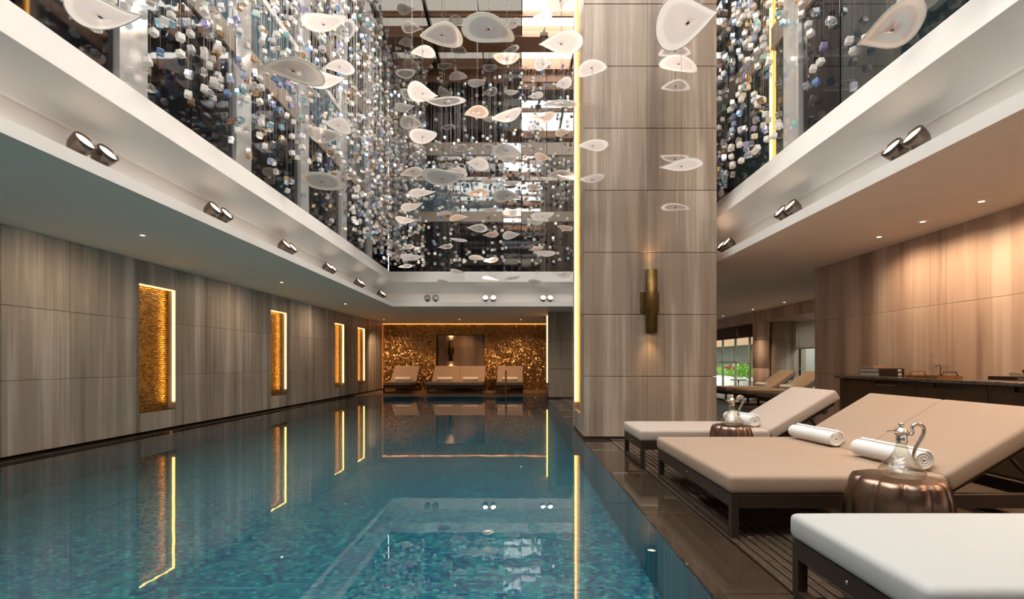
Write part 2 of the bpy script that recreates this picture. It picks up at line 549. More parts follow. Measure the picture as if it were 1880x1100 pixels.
M['cube_blue'] = cube_mat('dichroic_cube', [(0.50, 0.68, 1.0), (0.62, 0.90, 0.98), (0.75, 0.68, 1.0), (0.80, 0.88, 1.0), (0.55, 0.88, 0.80)], (0.72, 0.84, 0.97), 0.5, 0.06, 0.20)
M['cube_amber'] = cube_mat('amber_crystal_cube', [(0.85, 0.60, 0.36), (0.95, 0.78, 0.58)], (0.72, 0.56, 0.40), 0.42, 0.05, 0.08)
M['disc_w'] = disc_mat('pearl_white_disc', (0.56, 0.50, 0.475), (0.66, 0.61, 0.59), 0.0, 0.0)
M['disc_t'] = disc_mat('smoky_clear_disc', (0.50, 0.46, 0.44), (0.68, 0.62, 0.60), 0.55, 0.08)
M['disc_g'] = disc_mat('iridescent_grey_disc', (0.32, 0.29, 0.275), (0.46, 0.42, 0.40), 0.12, 0.05, 0.45, 0.22)
M['disc_b'] = disc_mat('warm_lit_white_disc', (0.60, 0.42, 0.33), (0.70, 0.55, 0.46), 0.06, 0.0, 0.55, 0.08)  # pearl white disc with warm spot light put into its colour
M['rim'] = simple('disc_rim_glass', (0.88, 0.84, 0.81), 0.25)


# ---------------------------------------------------------------- geometry helpers
class MB:
    """collects shapes for one mesh object"""

    def __init__(self):
        self.v, self.f, self.s = [], [], []

    def add(self, verts, faces, smooth=False):
        o = len(self.v)
        self.v += [tuple(p) for p in verts]
        for f in faces:
            self.f.append([i + o for i in f])
            self.s.append(smooth)
        return self

    def box(self, x0, x1, y0, y1, z0, z1):
        v = [(x0, y0, z0), (x1, y0, z0), (x1, y1, z0), (x0, y1, z0), (x0, y0, z1), (x1, y0, z1), (x1, y1, z1), (x0, y1, z1)]
        f = [(0, 3, 2, 1), (4, 5, 6, 7), (0, 1, 5, 4), (1, 2, 6, 5), (2, 3, 7, 6), (3, 0, 4, 7)]
        return self.add(v, f)

    def bevel_box(self, x0, x1, y0, y1, z0, z1, r, seg=2, crown=0.0, mat=None):
        bm = bmesh.new()
        bmesh.ops.create_cube(bm, size=1.0)
        for v in bm.verts:
            v.co = Vector(((x0 + x1) / 2 + v.co.x * (x1 - x0), (y0 + y1) / 2 + v.co.y * (y1 - y0), (z0 + z1) / 2 + v.co.z * (z1 - z0)))
        bmesh.ops.bevel(bm, geom=list(bm.edges), offset=r, segments=seg, profile=0.5, affect='EDGES')
        bm.verts.index_update()
        vs_ = []
        for v in bm.verts:
            c = v.co.copy()
            if mat is not None:
                c = mat @ c
            vs_.append(c)
        fs = [[v.index for v in f.verts] for f in bm.faces]
        bm.free()
        return self.add(vs_, fs, seg > 1)

    def lathe(self, prof, seg=24, cx=0, cy=0, cz=0, lob=None, mat=None, smooth=True, close=False):
        """prof: (radius, z) list; lob(theta, k) scales the radius"""
        v, f = [], []
        n = len(prof)
        for k, (r, z) in enumerate(prof):
            for i in range(seg):
                t = 2 * PI * i / seg
                rr = r * (lob(t, k) if lob else 1.0)
                p = Vector((rr * math.cos(t), rr * math.sin(t), z))
                if mat is not None:
                    p = mat @ p
                v.append((p.x + cx, p.y + cy, p.z + cz))
        for k in range(n - 1):
            for i in range(seg):
                j = (i + 1) % seg
                f.append((k * seg + i, k * seg + j, (k + 1) * seg + j, (k + 1) * seg + i))
        if close:
            f.append([i for i in range(seg)][::-1])
            f.append([(n - 1) * seg + i for i in range(seg)])
        return self.add(v, f, smooth)

    def tube(self, pts, r, seg=8, cap=True):
        pts = [Vector(p) for p in pts]
        rs = r if isinstance(r, (list, tuple)) else [r] * len(pts)
        v, f = [], []
        up = Vector((0.0123, 0.0341, 1))
        prev = None
        for k, p in enumerate(pts):
            d = (pts[min(k + 1, len(pts) - 1)] - pts[max(k - 1, 0)]).normalized()
            if prev is None:
                a = d.cross(up)
                if a.length < 1e-3:
                    a = d.cross(Vector((1, 0, 0)))
            else:
                a = prev - d * prev.dot(d)
            a.normalize()
            prev = a
            b = d.cross(a)
            for i in range(seg):
                t = 2 * PI * i / seg
                q = p + (a * math.cos(t) + b * math.sin(t)) * rs[k]
                v.append(q)
        for k in range(len(pts) - 1):
            for i in range(seg):
                j = (i + 1) % seg
                f.append((k * seg + i, k * seg + j, (k + 1) * seg + j, (k + 1) * seg + i))
        if cap:
            f.append(list(range(seg))[::-1])
            f.append([(len(pts) - 1) * seg + i for i in range(seg)])
        return self.add(v, f, True)

    def mesh(self, name):
        me = bpy.data.meshes.new(name)
        me.from_pydata(self.v, [], self.f)
        me.polygons.foreach_set('use_smooth', self.s)
        me.update()
        return me

    def build(self, name, mat, parent=None, loc=None, rz=None):
        me = self.mesh(name)
        me.materials.append(M[mat] if isinstance(mat, str) else mat)
        return link(name, me, parent, loc, rz)


def link(name, me, parent=None, loc=None, rz=None):
    o = bpy.data.objects.new(name, me)
    COL.objects.link(o)
    if parent is not None:
        o.parent = parent
    if loc is not None:
        o.location = loc
    if rz is not None:
        o.rotation_euler = (0, 0, rz)
    return o


def tag(o, label=None, cat=None, group=None, kind=None):
    if label:
        o['label'] = label
    if cat:
        o['category'] = cat
    if group:
        o['group'] = group
    if kind:
        o['kind'] = kind
    return o


def thing(name, label, cat, loc=(0, 0, 0), rz=0.0, group=None):
    o = bpy.data.objects.new(name, None)
    o.empty_display_size = 0.1
    COL.objects.link(o)
    o.location = loc
    o.rotation_euler = (0, 0, rz)
    return tag(o, label, cat, group)


def copy_tree(o, parent=None):
    c = o.copy()
    COL.objects.link(c)
    c.parent = parent
    for ch in list(o.children):
        copy_tree(ch, c)
    return c


def struct(name, mb, mat, label, parent=None, loc=None, rz=None):
    o = mb.build(name, mat, parent, loc, rz)
    tag(o, label, None, None, 'structure')
    return o


def at(px, py, Y):
    return Vector(((px - VX) / F * Y, Y, CH + (VY - py) / F * Y))


CZ = 2.52            # lower ceiling
OX0, OX1, OY0, OY1 = -3.30, 2.93, -1.5, 12.75   # opening in the ceiling
ROOF = 8.78
WL = (-5.59, -0.0243)  # left wall: x at y=0, rotation


def wall_x(y):
    return WL[0] + 0.0243 * y


# ================================================================ STRUCTURE
PX1 = 0.88           # pool right edge
PY0, PY1 = -2.6, 15.0
PD = -0.40           # seen depth of the basin floor

basin = MB()
basin.box(-5.9, PX1, PY0, PY1, PD - 0.1, PD)
basin.box(-5.9, -5.42, PY0, PY1, PD, -0.012)
basin.box(PX1, PX1 + 0.04, PY0, PY1, PD - 0.1, -0.030)
basin.box(-5.9, PX1 + 0.04, PY1, PY1 + 0.05, PD - 0.1, -0.030)
basin.box(-5.9, PX1 + 0.04, PY0 - 0.1, PY0, PD - 0.1, -0.030)
struct('pool_basin', basin, 'pool', 'blue green mosaic tiled basin under the pool water')
wt = MB()
wt.add([(-5.42, PY0, -0.010), (PX1, PY0, -0.010), (PX1, PY1, -0.010), (-5.42, PY1, -0.010)], [(0, 1, 2, 3)])
water = struct('pool_water', wt, 'water', 'still clear water surface filling the long pool')

# floor: a dark base with stone slabs on it
fl = MB()
fl.box(PX1 + 0.04, 10.0, -3.2, 21.0, -0.30, -0.045)
fl.box(-5.9, PX1 + 0.04, PY1 + 0.05, 21.0, -0.30, -0.045)
fl.box(-5.9, PX1 + 0.04, -3.2, PY0 - 0.1, -0.30, -0.045)
floor = struct('floor', fl, 'black', 'dark bed under the stone deck around the pool')


def slab(x0, x1, y0, y1, mat, name='slab', z0=-0.045, z1=0.0, parent=floor, g=0.003, bev=0.004):
    return MB().bevel_box(x0 + g, x1 - g, y0 + g, y1 - g, z0, z1, bev, 1).build(name, mat, parent)


# wet coping along the pool
y = -2.6
while y < 14.0:
    y2 = min(y + 1.2, 14.0)
    slab(PX1 + 0.0, 1.255, y, y2, 'wet', 'coping_slab', z1=-0.004)
    y = y2
for a, b in ((14.0, 15.0),):
    slab(PX1, 1.255, a, b, 'wet', 'coping_slab', z1=-0.004)
# bright metal edge and slotted overflow grate
MB().box(1.2565, 1.2655, -2.6, 14.0, -0.045, 0.001).build('edge_strip', 'edge_metal', floor)
slat_cache = {}
for s in range(6):
    x0 = 1.268 + s * 0.056
    y = 0.9 + (s % 2) * 0.25
    while y < 6.5:
        y2 = min(y + 0.5, 6.55)
        key = round(y2 - y, 3)
        if key not in slat_cache:
            me = MB().bevel_box(0, 0.044, 0.004, key - 0.004, -0.03, 0.0, 0.004, 1).mesh('slat')
            me.materials.append(M['grate'])
            slat_cache[key] = me
        link('slat', slat_cache[key], floor, (x0, y, 0.0))
        y = y2
slab(1.27, 1.62, -2.6, 0.9, 'deck')
slab(1.27, 1.62, 6.56, 14.0, 'deck')
# deck slabs
xs = [1.612, 2.4, 3.2, 4.0, 4.9]
ys = [-3.1, -1.6, -0.1, 0.8, 1.6, 2.4, 3.2, 4.0, 4.8, 5.6, 6.4, 7.2, 8.0]
for i in range(len(xs) - 1):
    for j in range(len(ys) - 1):
        slab(xs[i], xs[i + 1], ys[j], ys[j + 1], 'deck')
slab(1.62, 10.0, 8.0, 21.0, 'carpet', 'floor_field')
slab(4.9, 10.0, 7.2, 8.0, 'carpet', 'floor_field')
# far deck behind the pool
x = -5.3
while x < 1.2:
    slab(x, x + 0.9, PY1 + 0.02, 16.4, 'deck_far')
    slab(x, x + 0.9, 16.4, 18.6, 'deck_far')
    x += 0.9
slab(1.255, 1.62, 14.0, 18.6, 'deck_far')
slab(-5.3, 1.255, 18.62, 20.8, 'deck_far', 'floor_field')
# ledge at the foot of the left wall
ledge = MB().box(-0.10, 0.17, -3.2, 15.0, -0.09, 0.012).build('trim_1', 'wet', None, (WL[0], 0, 0), WL[1])
tag(ledge, 'narrow dark wet ledge between left stone wall and water', None, None, 'structure')

# ---- lower ceiling with the opening
ce = MB()
ce.box(-6.0, OX0 - 0.004, -3.2, 21.0, CZ, CZ + 0.02)
ce.box(OX1 + 0.004, 8.45, -3.2, 21.0, CZ, CZ + 0.02)
ce.box(OX0 - 0.004, OX1 + 0.004, OY1 + 0.004, 21.0, CZ, CZ + 0.02)
ce.box(OX0 - 0.004, OX1 + 0.004, -3.2, OY0 - 0.004, CZ, CZ + 0.02)
struct('ceiling', ce, 'ceiling', 'flat warm white lower ceiling around the atrium opening')

# ---- stepped white tray around the opening
prof = [(0.0, CZ - 0.001), (0.0, 2.625), (0.30, 2.630), (0.26, 2.90), (0.235, 2.91), (0.0, 3.165), (0.0, 3.17), (0.07, 3.45), (0.14, 3.452)]
tr = MB()
vv, ff = [], []
for d, z in prof:
    vv += [(OX0 - d, OY0 - d, z), (OX1 + d, OY0 - d, z), (OX1 + d, OY1 + d, z), (OX0 - d, OY1 + d, z)]
for k in range(len(prof) - 1):
    for i in range(4):
        j = (i + 1) % 4
        ff.append((k * 4 + i, k * 4 + j, (k + 1) * 4 + j, (k + 1) * 4 + i))
tr.add(vv, ff)
tray = struct('trim_2', tr, 'white', 'white stepped cove running around the atrium opening')

# ---- side walls of the lower room
wl = MB().box(-0.30, -0.135, -3.2, 21.0, -0.1, CZ + 0.02)
wall_left = struct('wall_left', wl, 'stone_back', 'long veined grey brown stone wall left of the pool', None, (WL[0], 0, 0), WL[1])
cols = [-3.1, -2.4, -1.4, -0.4, 0.6, 1.6, 2.4, 3.44, 4.13, 5.12, 5.89, 6.94, 7.65, 8.67, 9.44, 10.48, 11.16, 12.18, 12.95, 13.92, 14.62, 15.2, 15.78, 16.46, 17.1, 17.75, 18.46]
niches = [(6.94, 7.65), (10.48, 11.16), (13.92, 14.62), (15.78, 16.46)]
NZ0, NZ1 = 0.31, 2.18
rows = [0.035, 0.85, 1.66, CZ]


def lpanel(y0, y1, z0, z1, mat='stone_lightened', parent=wall_left):
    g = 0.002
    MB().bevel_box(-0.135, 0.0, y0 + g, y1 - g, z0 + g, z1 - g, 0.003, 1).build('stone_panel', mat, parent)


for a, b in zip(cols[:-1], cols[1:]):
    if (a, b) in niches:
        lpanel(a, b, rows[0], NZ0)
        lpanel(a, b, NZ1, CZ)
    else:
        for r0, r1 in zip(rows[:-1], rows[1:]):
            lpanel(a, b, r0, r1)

nnames = ['largest lit wall niche, nearest to the camera, with gold relief panel', 'second nearest tall lit gold niche in left stone wall',
          'third tall lit niche along left wall, narrow with bright strip', 'farthest lit niche in left wall, beside the gold mosaic wall']
for (a, b), nm in zip(niches, nnames):
    t = thing('wall_niche', nm, 'wall niche', (WL[0], 0, 0), WL[1], 'lit niches in the left wall')
    MB().box(-0.134, -0.118, a + 0.002, b - 0.002, NZ0, NZ1).build('relief_panel', 'gold_niche', t)
    MB().box(-0.045, -0.012, b - 0.016, b - 0.003, NZ0 + 0.12, NZ1 - 0.002).build('light_strip', 'led', t)
    MB().box(-0.034, -0.012, a + 0.004, b - 0.02, NZ1 - 0.016, NZ1 - 0.003).build('light_strip', 'led', t)
    MB().box(-0.116, -0.006, a + 0.004, b - 0.004, NZ0 + 0.002, NZ0 + 0.010).build('sill', 'brass', t)

# right wall (runs beside the counter)
wr = MB().box(4.73, 10.0, -3.2, 7.62, -0.05, CZ + 0.02)
wall_right = struct('wall_right', wr, 'stone_back', 'warm veined stone wall behind the counter')
yb = [-3.15, -2.4, -1.5, -0.65, 0.2, 1.05, 1.9, 2.75, 3.6, 4.45, 5.3, 6.15, 7.0, 7.65]
for a, b in zip(yb[:-1], yb[1:]):
    for r0, r1 in ((0.0, 0.87), (0.87, 1.69), (1.69, CZ)):
        g = 0.0015
        MB().bevel_box(4.70, 4.745, a + g, b - g, r0 + g, r1 - g, 0.002, 1).build('stone_panel', 'stone_warm_lit', wall_right)
struct('wall_back', MB().box(-6.2, 5.0, -3.35, -3.2, -0.3, CZ + 0.02), 'stone_warm_lit', 'stone wall closing the room behind the viewer')

# gold mosaic wall at the far end, with an opening into the room behind
GY = 18.45
gw = MB()
GX0, GX1, GZ0, GZ1 = -3.07, -1.27, 0.45, 2.07
gw.box(-5.6, GX0, GY, GY + 0.18, -0.05, CZ)
gw.box(GX1, 3.0, GY, GY + 0.18, -0.05, CZ)
gw.box(GX0, GX1, GY, GY + 0.18, -0.05, GZ0)
gw.box(GX0, GX1, GY, GY + 0.18, GZ1, CZ)
wall_far = struct('wall_far', gw, 'gold_wall', 'glittering gold chip mosaic wall at the far end of the pool')
fr = MB()
fr.box(GX0 - 0.03, GX0, GY - 0.02, GY + 0.20, GZ0, GZ1 + 0.03)
fr.box(GX1, GX1 + 0.03, GY - 0.02, GY + 0.20, GZ0, GZ1 + 0.03)
fr.box(GX0 - 0.03, GX1 + 0.03, GY - 0.02, GY + 0.20, GZ1, GZ1 + 0.03)
fr.box(GX0 - 0.03, GX1 + 0.03, GY - 0.02, GY + 0.20, GZ0 - 0.03, GZ0)
struct('trim_3', fr, 'brass', 'thin bronze frame around the opening in the gold wall')
cv = MB().box(-5.12, 1.2, GY - 0.035, GY - 0.010, CZ - 0.030, CZ - 0.004).build('cove_light', 'led_orange')
tag(cv, 'orange light strip along the top of the gold wall', 'light strip')
cv = MB().box(-5.135, -5.125, GY - 0.05, GY - 0.02, 0.05, CZ - 0.02).build('cove_light', 'led_faint')
tag(cv, 'thin upright orange light line at the left corner of the gold wall', 'light strip')
# room behind the opening
br_ = MB()
br_.box(-5.6, 3.0, 20.3, 20.4, -0.05, CZ)
wall_beyond = struct('wall_beyond', br_, 'stone_back', 'wood toned stone wall seen through the opening in the gold wall')
for x0, x1 in ((-5.5, -4.4), (-4.4, -3.5), (-3.5, -2.65), (-2.65, -1.8), (-1.8, -0.9), (-0.9, 0.2)):
    for r0, r1 in ((0, 0.85), (0.85, 1.66), (1.66, CZ)):
        MB().bevel_box(x0 + .003, x1 - .003, 20.26, 20.3, r0 + .003, r1 - .003, 0.003, 1).build('stone_panel', 'stone_warm_lit', wall_beyond)

# ---- stone pillars
PROWS = [0.03, 0.853, 1.70, 2.547, 3.395, 4.243, 5.09, 5.94, 6.79, 7.64, 8.49, ROOF]


def pillar(name, x0, x1, y0, y1, ztop, ny0, ny1, nz1, label, seam):
    core = MB()
    core.box(x0 + 0.14, x1 - 0.04, y0 + 0.04, y1 - 0.04, 0.0, ztop)
    p = core.build(name, 'stone_back')
    tag(p, label, None, None, 'structure')
    rws = [r for r in PROWS if r < ztop - 0.05] + [ztop]
    g = 0.003
    for r0, r1 in zip(rws[:-1], rws[1:]):
        for a, b in ((x0, seam), (seam, x1)):
            gx = 0.0008
            MB().bevel_box(a + gx, b - gx, y0, y0 + 0.05, r0 + g, r1 - g, 0.004, 1).build('stone_panel', 'stone', p)
            MB().bevel_box(a + gx, b - gx, y1 - 0.05, y1, r0 + g, r1 - g, 0.004, 1).build('stone_panel', 'stone', p)
        MB().bevel_box(x1 - 0.05, x1, y0 + 0.052, y1 - 0.052, r0 + g, r1 - g, 0.004, 1).build('stone_panel', 'stone', p)
        MB().bevel_box(x0, x0 + 0.14, y0 + 0.052, ny0, r0 + g, r1 - g, 0.004, 1).build('stone_panel', 'stone', p)
        MB().bevel_box(x0, x0 + 0.14, ny1, y1 - 0.052, r0 + g, r1 - g, 0.004, 1).build('stone_panel', 'stone', p)
    MB().bevel_box(x0, x0 + 0.14, ny0 + .002, ny1 - .002, 0.03, 0.30, 0.004, 1).build('stone_panel', 'stone', p)
    MB().box(x0 + 0.01, x1 - 0.01, y0 + 0.01, y1 - 0.01, -0.004, 0.03).build('plinth', 'frame', p)
    return p


pillar('pillar', 0.905, 2.72, 6.60, 7.88, ROOF, 6.99, 7.72, ROOF, 'tall veined stone pillar rising from the deck through the atrium', 1.77)
pillar('pillar', 0.905, 2.72, 14.05, 15.35, CZ, 14.40, 15.12, CZ, 'short far stone pillar under the lower ceiling beside the gold wall', 1.77)
for (ny0, ny1, zt, lb) in ((6.99, 7.72, ROOF - 0.05, 'tall golden light slot in the left face of the near pillar'),
                          (14.40, 15.12, CZ - 0.02, 'golden light slot in the side of the far pillar')):
    t = thing('pillar_niche', lb, 'light slot', (0.905, 0, 0), 0, 'light slots in the pillars')
    MB().box(0.042, 0.138, ny0 + .004, ny1 - .004, 0.302, zt).build('relief_panel', 'gold_niche', t)
    MB().box(0.005, 0.040, ny1 - 0.018, ny1 - 0.004, 0.42, zt).build('light_strip', 'led', t)
    MB().box(0.004, 0.041, ny0 + .004, ny1 - .02, 0.300, 0.308).build('sill', 'stone', t)

# ---- atrium walls: glazed bands, spandrels, mirror pilasters
AX0, AX1, AY0, AY1 = OX0 - 0.14, OX1 + 0.14, OY0 - 0.14, OY1 + 0.14
BANDS = [(3.452, 4.78, 'dark_glass'), (4.78, 5.06, 'spandrel'), (5.06, 5.88, 'teal_glass'), (5.88, 5.98, 'white'),
         (5.98, 6.55, 'dark_glass'), (6.55, 6.90, 'spandrel'), (6.90, 8.50, 'dark_glass'), (8.50, ROOF, 'brown_beam')]


def atrium_wall(name, axis, c, a0, a1, sgn, cuts, pils, label, swap=None):
    """axis 'x': wall at x=c running in y. sgn points into the atrium"""
    back = MB()
    t0, t1 = (c - sgn * 0.15, c - sgn * 0.05)
    lo, hi = min(t0, t1), max(t0, t1)
    if axis == 'x':
        back.box(lo, hi, a0, a1, 3.40, ROOF + 0.2)
    else:
        back.box(a0, a1, lo, hi, 3.40, ROOF + 0.2)
    w = back.build(name, 'black')
    tag(w, label, None, None, 'structure')
    edges = sorted(set([a0, a1] + cuts + [q for p in pils for q in p]))

    def panel(nm, e0, e1, z0, z1, proud, mat, g=0.008):
        q0, q1 = sorted((c - sgn * 0.05, c + sgn * proud))
        if axis == 'x':
            MB().bevel_box(q0, q1, e0 + g, e1 - g, z0 + g * .5, z1 - g * .5, 0.003, 1).build(nm, mat, w)
        else:
            MB().bevel_box(e0 + g, e1 - g, q0, q1, z0 + g * .5, z1 - g * .5, 0.003, 1).build(nm, mat, w)

    for e0, e1 in zip(edges[:-1], edges[1:]):
        if any(abs(e0 - p[0]) < 1e-4 for p in pils):
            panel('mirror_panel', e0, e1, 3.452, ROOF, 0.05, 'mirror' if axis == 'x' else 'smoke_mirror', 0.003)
            continue
        for z0, z1, mt in BANDS:
            mm = mt
            if swap:
                mm = swap(e0, z0, mt)
            panel('glass_panel' if 'glass' in mm or 'mirror' in mm else 'spandrel_panel', e0, e1, z0, z1, 0.03 if mm in ('spandrel', 'white', 'brown_beam') else 0.0, mm)
    return w


pl = [(4.12, 4.44), (5.84, 6.17), (7.57, 7.87), (9.30, 9.62), (11.0, 11.3)]
atrium_wall('wall_atrium_left', 'x', AX0, AY0, AY1, 1, [-0.4, 1.0, 2.4, 3.3, 5.1, 6.9, 8.6, 10.3, 12.0], pl,
            'dark glazed atrium wall with mirror strips behind the left crystal curtain')
atrium_wall('wall_atrium_right', 'x', AX1, AY0, AY1, -1, [-0.4, 1.0, 2.4, 3.3, 4.6, 6.9, 8.6, 10.3, 12.0], [(5.2, 5.5), (7.57, 7.87), (9.30, 9.62)],
            'dark and teal glazed atrium wall behind the right crystal curtain',
            lambda e, z, m_: 'green_glass' if (m_ in ('dark_glass', 'teal_glass') and (3.2 < e < 4.0 or 5.4 < e < 6.0)) else m_)
atrium_wall('wall_atrium_far', 'y', AY1, AX0, AX1, -1, [-2.9, -1.52, 0.78, 1.6], [(-0.38, 0.10)],
            'glazed far atrium wall with blue glass band and mirror strip',
            lambda e, z, m_: ('smoke_mirror' if (0.0 < e < 1.5 and m_ in ('dark_glass', 'teal_glass')) else m_))
atrium_wall('wall_atrium_near', 'y', AY0, AX0, AX1, 1, [-1.5, 0.0, 1.5], [], 'dark glazed atrium wall above the viewer')
# glowing bar standing in for the pillar light reflected in the right wall
ls = MB().box(AX1 - 0.03, AX1 - 0.012, 5.80, 5.835, 3.46, 8.5).build('light_strip', 'led')
tag(ls, 'thin golden upright glow bar imitating a reflected light on the right atrium wall', 'light strip')

# ---- skylight
sky = MB()
BEAMS = [(1.4, 1.9), (5.0, 5.5), (8.6, 9.1), (11.49, 12.07)]
for b0, b1 in BEAMS:
    sky.box(AX0, AX1, b0, b1, ROOF, ROOF + 0.26)
for b0 in (-0.3, 3.2, 7.0, 10.83):
    sky.box(AX0, AX1, b0 - 0.03, b0 + 0.03, ROOF, ROOF + 0.12)
sky.box(AX0, AX1, 12.72, AY1, ROOF - 0.02, ROOF + 0.26)
skyl = struct('skylight', sky, 'brown_beam', 'glass roof of the atrium carried on brown beams')
xr = [AX0, -2.0, -0.87, 0.10, 1.39, 2.2, AX1]
yp = [-1.64, -0.33, -0.27, 1.4, 1.9, 3.17, 3.23, 5.0, 5.5, 6.97, 7.03, 8.6, 9.1, 10.80, 10.86, 11.49, 12.07, 12.72]
for i in range(len(xr) - 1):
    for j in range(0, len(yp) - 1, 2):
        g = 0.012
        mt = 'pane_grey' if (xr[i] < 0.0 and yp[j] > 9.0) else 'pane_clear'
        MB().bevel_box(xr[i] + g, xr[i + 1] - g, yp[j] + .004, yp[j + 1] - .004, ROOF + 0.05, ROOF + 0.07, 0.003, 1).build('pane', mt, skyl)
for xx in (-3.13, -2.0, 1.39, 2.6):
    MB().box(xx - 0.03, xx + 0.03, AY0, 12.72, ROOF - 0.09, ROOF + 0.05).build('rail', 'bronze_frame', skyl)
for xx in (-0.87, 0.10):
    MB().box(xx - 0.012, xx + 0.012, AY0, 12.72, ROOF + 0.045, ROOF + 0.09).build('glazing_bar', 'bronze_frame', skyl)
for xx in (-2.12, -0.72, 0.62):
    for yy in (11.3, 12.45):
        c = MB()
        c.box(xx - 0.09, xx + 0.09, yy - 0.03, yy + 0.03, ROOF - 0.12, ROOF - 0.04)
        c.box(xx - 0.03, xx + 0.03, yy - 0.09, yy + 0.09, ROOF - 0.16, ROOF - 0.02)
        c.tube([(xx, yy, ROOF - 0.12), (xx + 0.02, yy, ROOF + 0.08)], 0.025)
        c.build('clamp', 'bronze_frame', skyl)

# ---- right-hand room: windows, column, pier
hb = MB()
hb.box(6.95, 8.4, 7.62, 21.0, 2.22, CZ)
struct('trim_4', hb, 'stone_warm_lit', 'low stone beam above the garden windows')
rc = bpy.data.objects.new('round_column', None)
COL.objects.link(rc)
rc.location = (7.16, 14.2, 0)
tag(rc, 'round warm stone column beside the garden window', None, None, 'structure')
for r0, r1 in ((0, 0.87), (0.87, 1.69), (1.69, CZ)):
    MB().lathe([(0.225, r0 + .004), (0.23, r0 + .01), (0.23, r1 - .01), (0.225, r1 - .004)], 32, close=True).build('stone_drum', 'stone_warm_lit', rc)
pr = MB().box(7.42, 8.3, 13.96, 14.4, 0, 2.22).build('wall_pier', 'stone_back')
tag(pr, 'stone pier behind the round column', None, None, 'structure')
for r0, r1 in ((0, 0.87), (0.87, 1.69), (1.69, 2.22)):
    MB().bevel_box(7.38, 8.3, 13.92, 13.97, r0 + .003, r1 - .003, .003, 1).build('stone_panel', 'stone', pr)
    MB().bevel_box(7.38, 7.43, 13.97, 14.44, r0 + .003, r1 - .003, .003, 1).build('stone_panel', 'stone', pr)
# garden window
wn = MB()
wn.box(7.32, 7.38, 14.44, 20.9, 0.10, 0.18)
wn.box(7.32, 7.38, 14.44, 20.9, 1.035, 1.065)
wn.box(7.32, 7.38, 14.44, 20.9, 2.15, 2.22)
win1 = struct('window_1', wn, 'mullion', 'garden window with slim pale bars beyond the loungers')
wy = [14.46, 15.3, 16.3, 17.3, 18.3, 19.3, 20.3, 20.88]
for q in wy[1:-1]:
    MB().box(7.32, 7.38, q - 0.025, q + 0.025, 0.10, 2.2).build('window_bar', 'mullion', win1)
for a, b in zip(wy[:-1], wy[1:]):
    for z0, z1 in ((0.18, 1.035), (1.065, 2.15)):
        MB().box(7.345, 7.353, a + .02, b - .02, z0, z1).build('pane', 'pane_win', win1)
wn = MB()
wn.box(8.10, 8.16, 7.7, 13.95, 0.0, 0.10)
wn.box(8.10, 8.16, 7.7, 13.95, 2.2, 2.23)
win2 = struct('window_2', wn, 'mullion', 'tall window with cream roller blind half drawn')
wy = [7.7, 9.2, 10.7, 12.3, 13.94]
for q in wy:
    MB().box(8.10, 8.16, q - 0.02, q + 0.02, 0.10, 2.2).build('window_bar', 'mullion', win2)
for a, b in zip(wy[:-1], wy[1:]):
    MB().box(8.125, 8.133, a + .02, b - .02, 0.10, 2.2).build('pane', 'pane_win', win2)
rb = thing('roller_blind', 'cream roller blind hanging in the tall side window', 'blind', (8.05, 12.3, 0))
MB().box(-0.004, 0.004, -1.5, 1.6, 1.45, 2.20).build('cloth', 'blind_white', rb)
MB().box(-0.012, 0.012, -1.5, 1.6, 1.42, 1.455).build('hem_bar', 'mullion', rb)
rm = thing('roman_blind', 'dark brown gathered blind above the garden window', 'blind', (7.25, 17.4, 0))
for k in range(5):
    c = MB()
    c.bevel_box(-0.03 - 0.004 * k, 0.03, -2.9, 2.9, 1.83 + k * 0.075, 1.93 + k * 0.075, 0.012, 2)
    c.build('fold', 'blind_brown', rm)
MB().tube([(-0.07, -1.6, 2.15), (-0.07, -1.6, 1.95), (-0.07, -1.66, 1.88)], 0.012).build('cord', 'towel', rm)
struct('wall_end', MB().box(2.7, 7.4, 20.9, 21.0, -0.05, CZ), 'stone_warm_lit', 'stone wall closing the right-hand room')
# garden
struct('garden_ground', MB().box(7.5, 16, 6, 45, -0.3, -0.05), 'ground', 'paved ground outside the garden window')
struct('garden_wall', MB().box(11.6, 11.8, 6, 45, -0.05, 3.4), 'garden_wall', 'grey wall closing the small garden')
struct('garden_soffit', MB().box(10.6, 11.7, 6, 45, 1.85, 2.5), 'soffit', 'tan canopy soffit over the garden')
struct('added_bright_screen', MB().box(9.5, 9.6, 12.5, 17.0, -0.05, 2.3), 'planter', 'added white screen brightening the view through the tall side window')  # added white surface, makes the side window look bright
pb = MB().bevel_box(9.2, 10.6, 18.2, 26.0, -0.05, 0.35, 0.02, 1).build('planter', 'planter')
tag(pb, 'long white planter outside the garden window', 'planter')


def bush(name, label, x, y, z, rx, ry, rz_, n, mat):
    mb = MB()
    for _ in range(n):
        while True:
            p = Vector((RND.uniform(-1, 1), RND.uniform(-1, 1), RND.uniform(-0.6, 1)))
            if p.length < 1:
                break
        c = Vector((p.x * rx, p.y * ry, p.z * rz_))
        d = Vector((RND.uniform(-1, 1), RND.uniform(-1, 1), RND.uniform(0, 1))).normalized()
        s = d.cross(Vector((0.1, 0.2, 1))).normalized() * 0.035
        e = c + d * RND.uniform(0.10, 0.2)
        m_ = (c + e) / 2 + Vector((0, 0, 0.02))
        mb.add([c, m_ + s, e, m_ - s], [(0, 1, 2, 3)])
    o = mb.build(name, mat, None, (x, y, z))
    tag(o, label, 'bush')
    return o


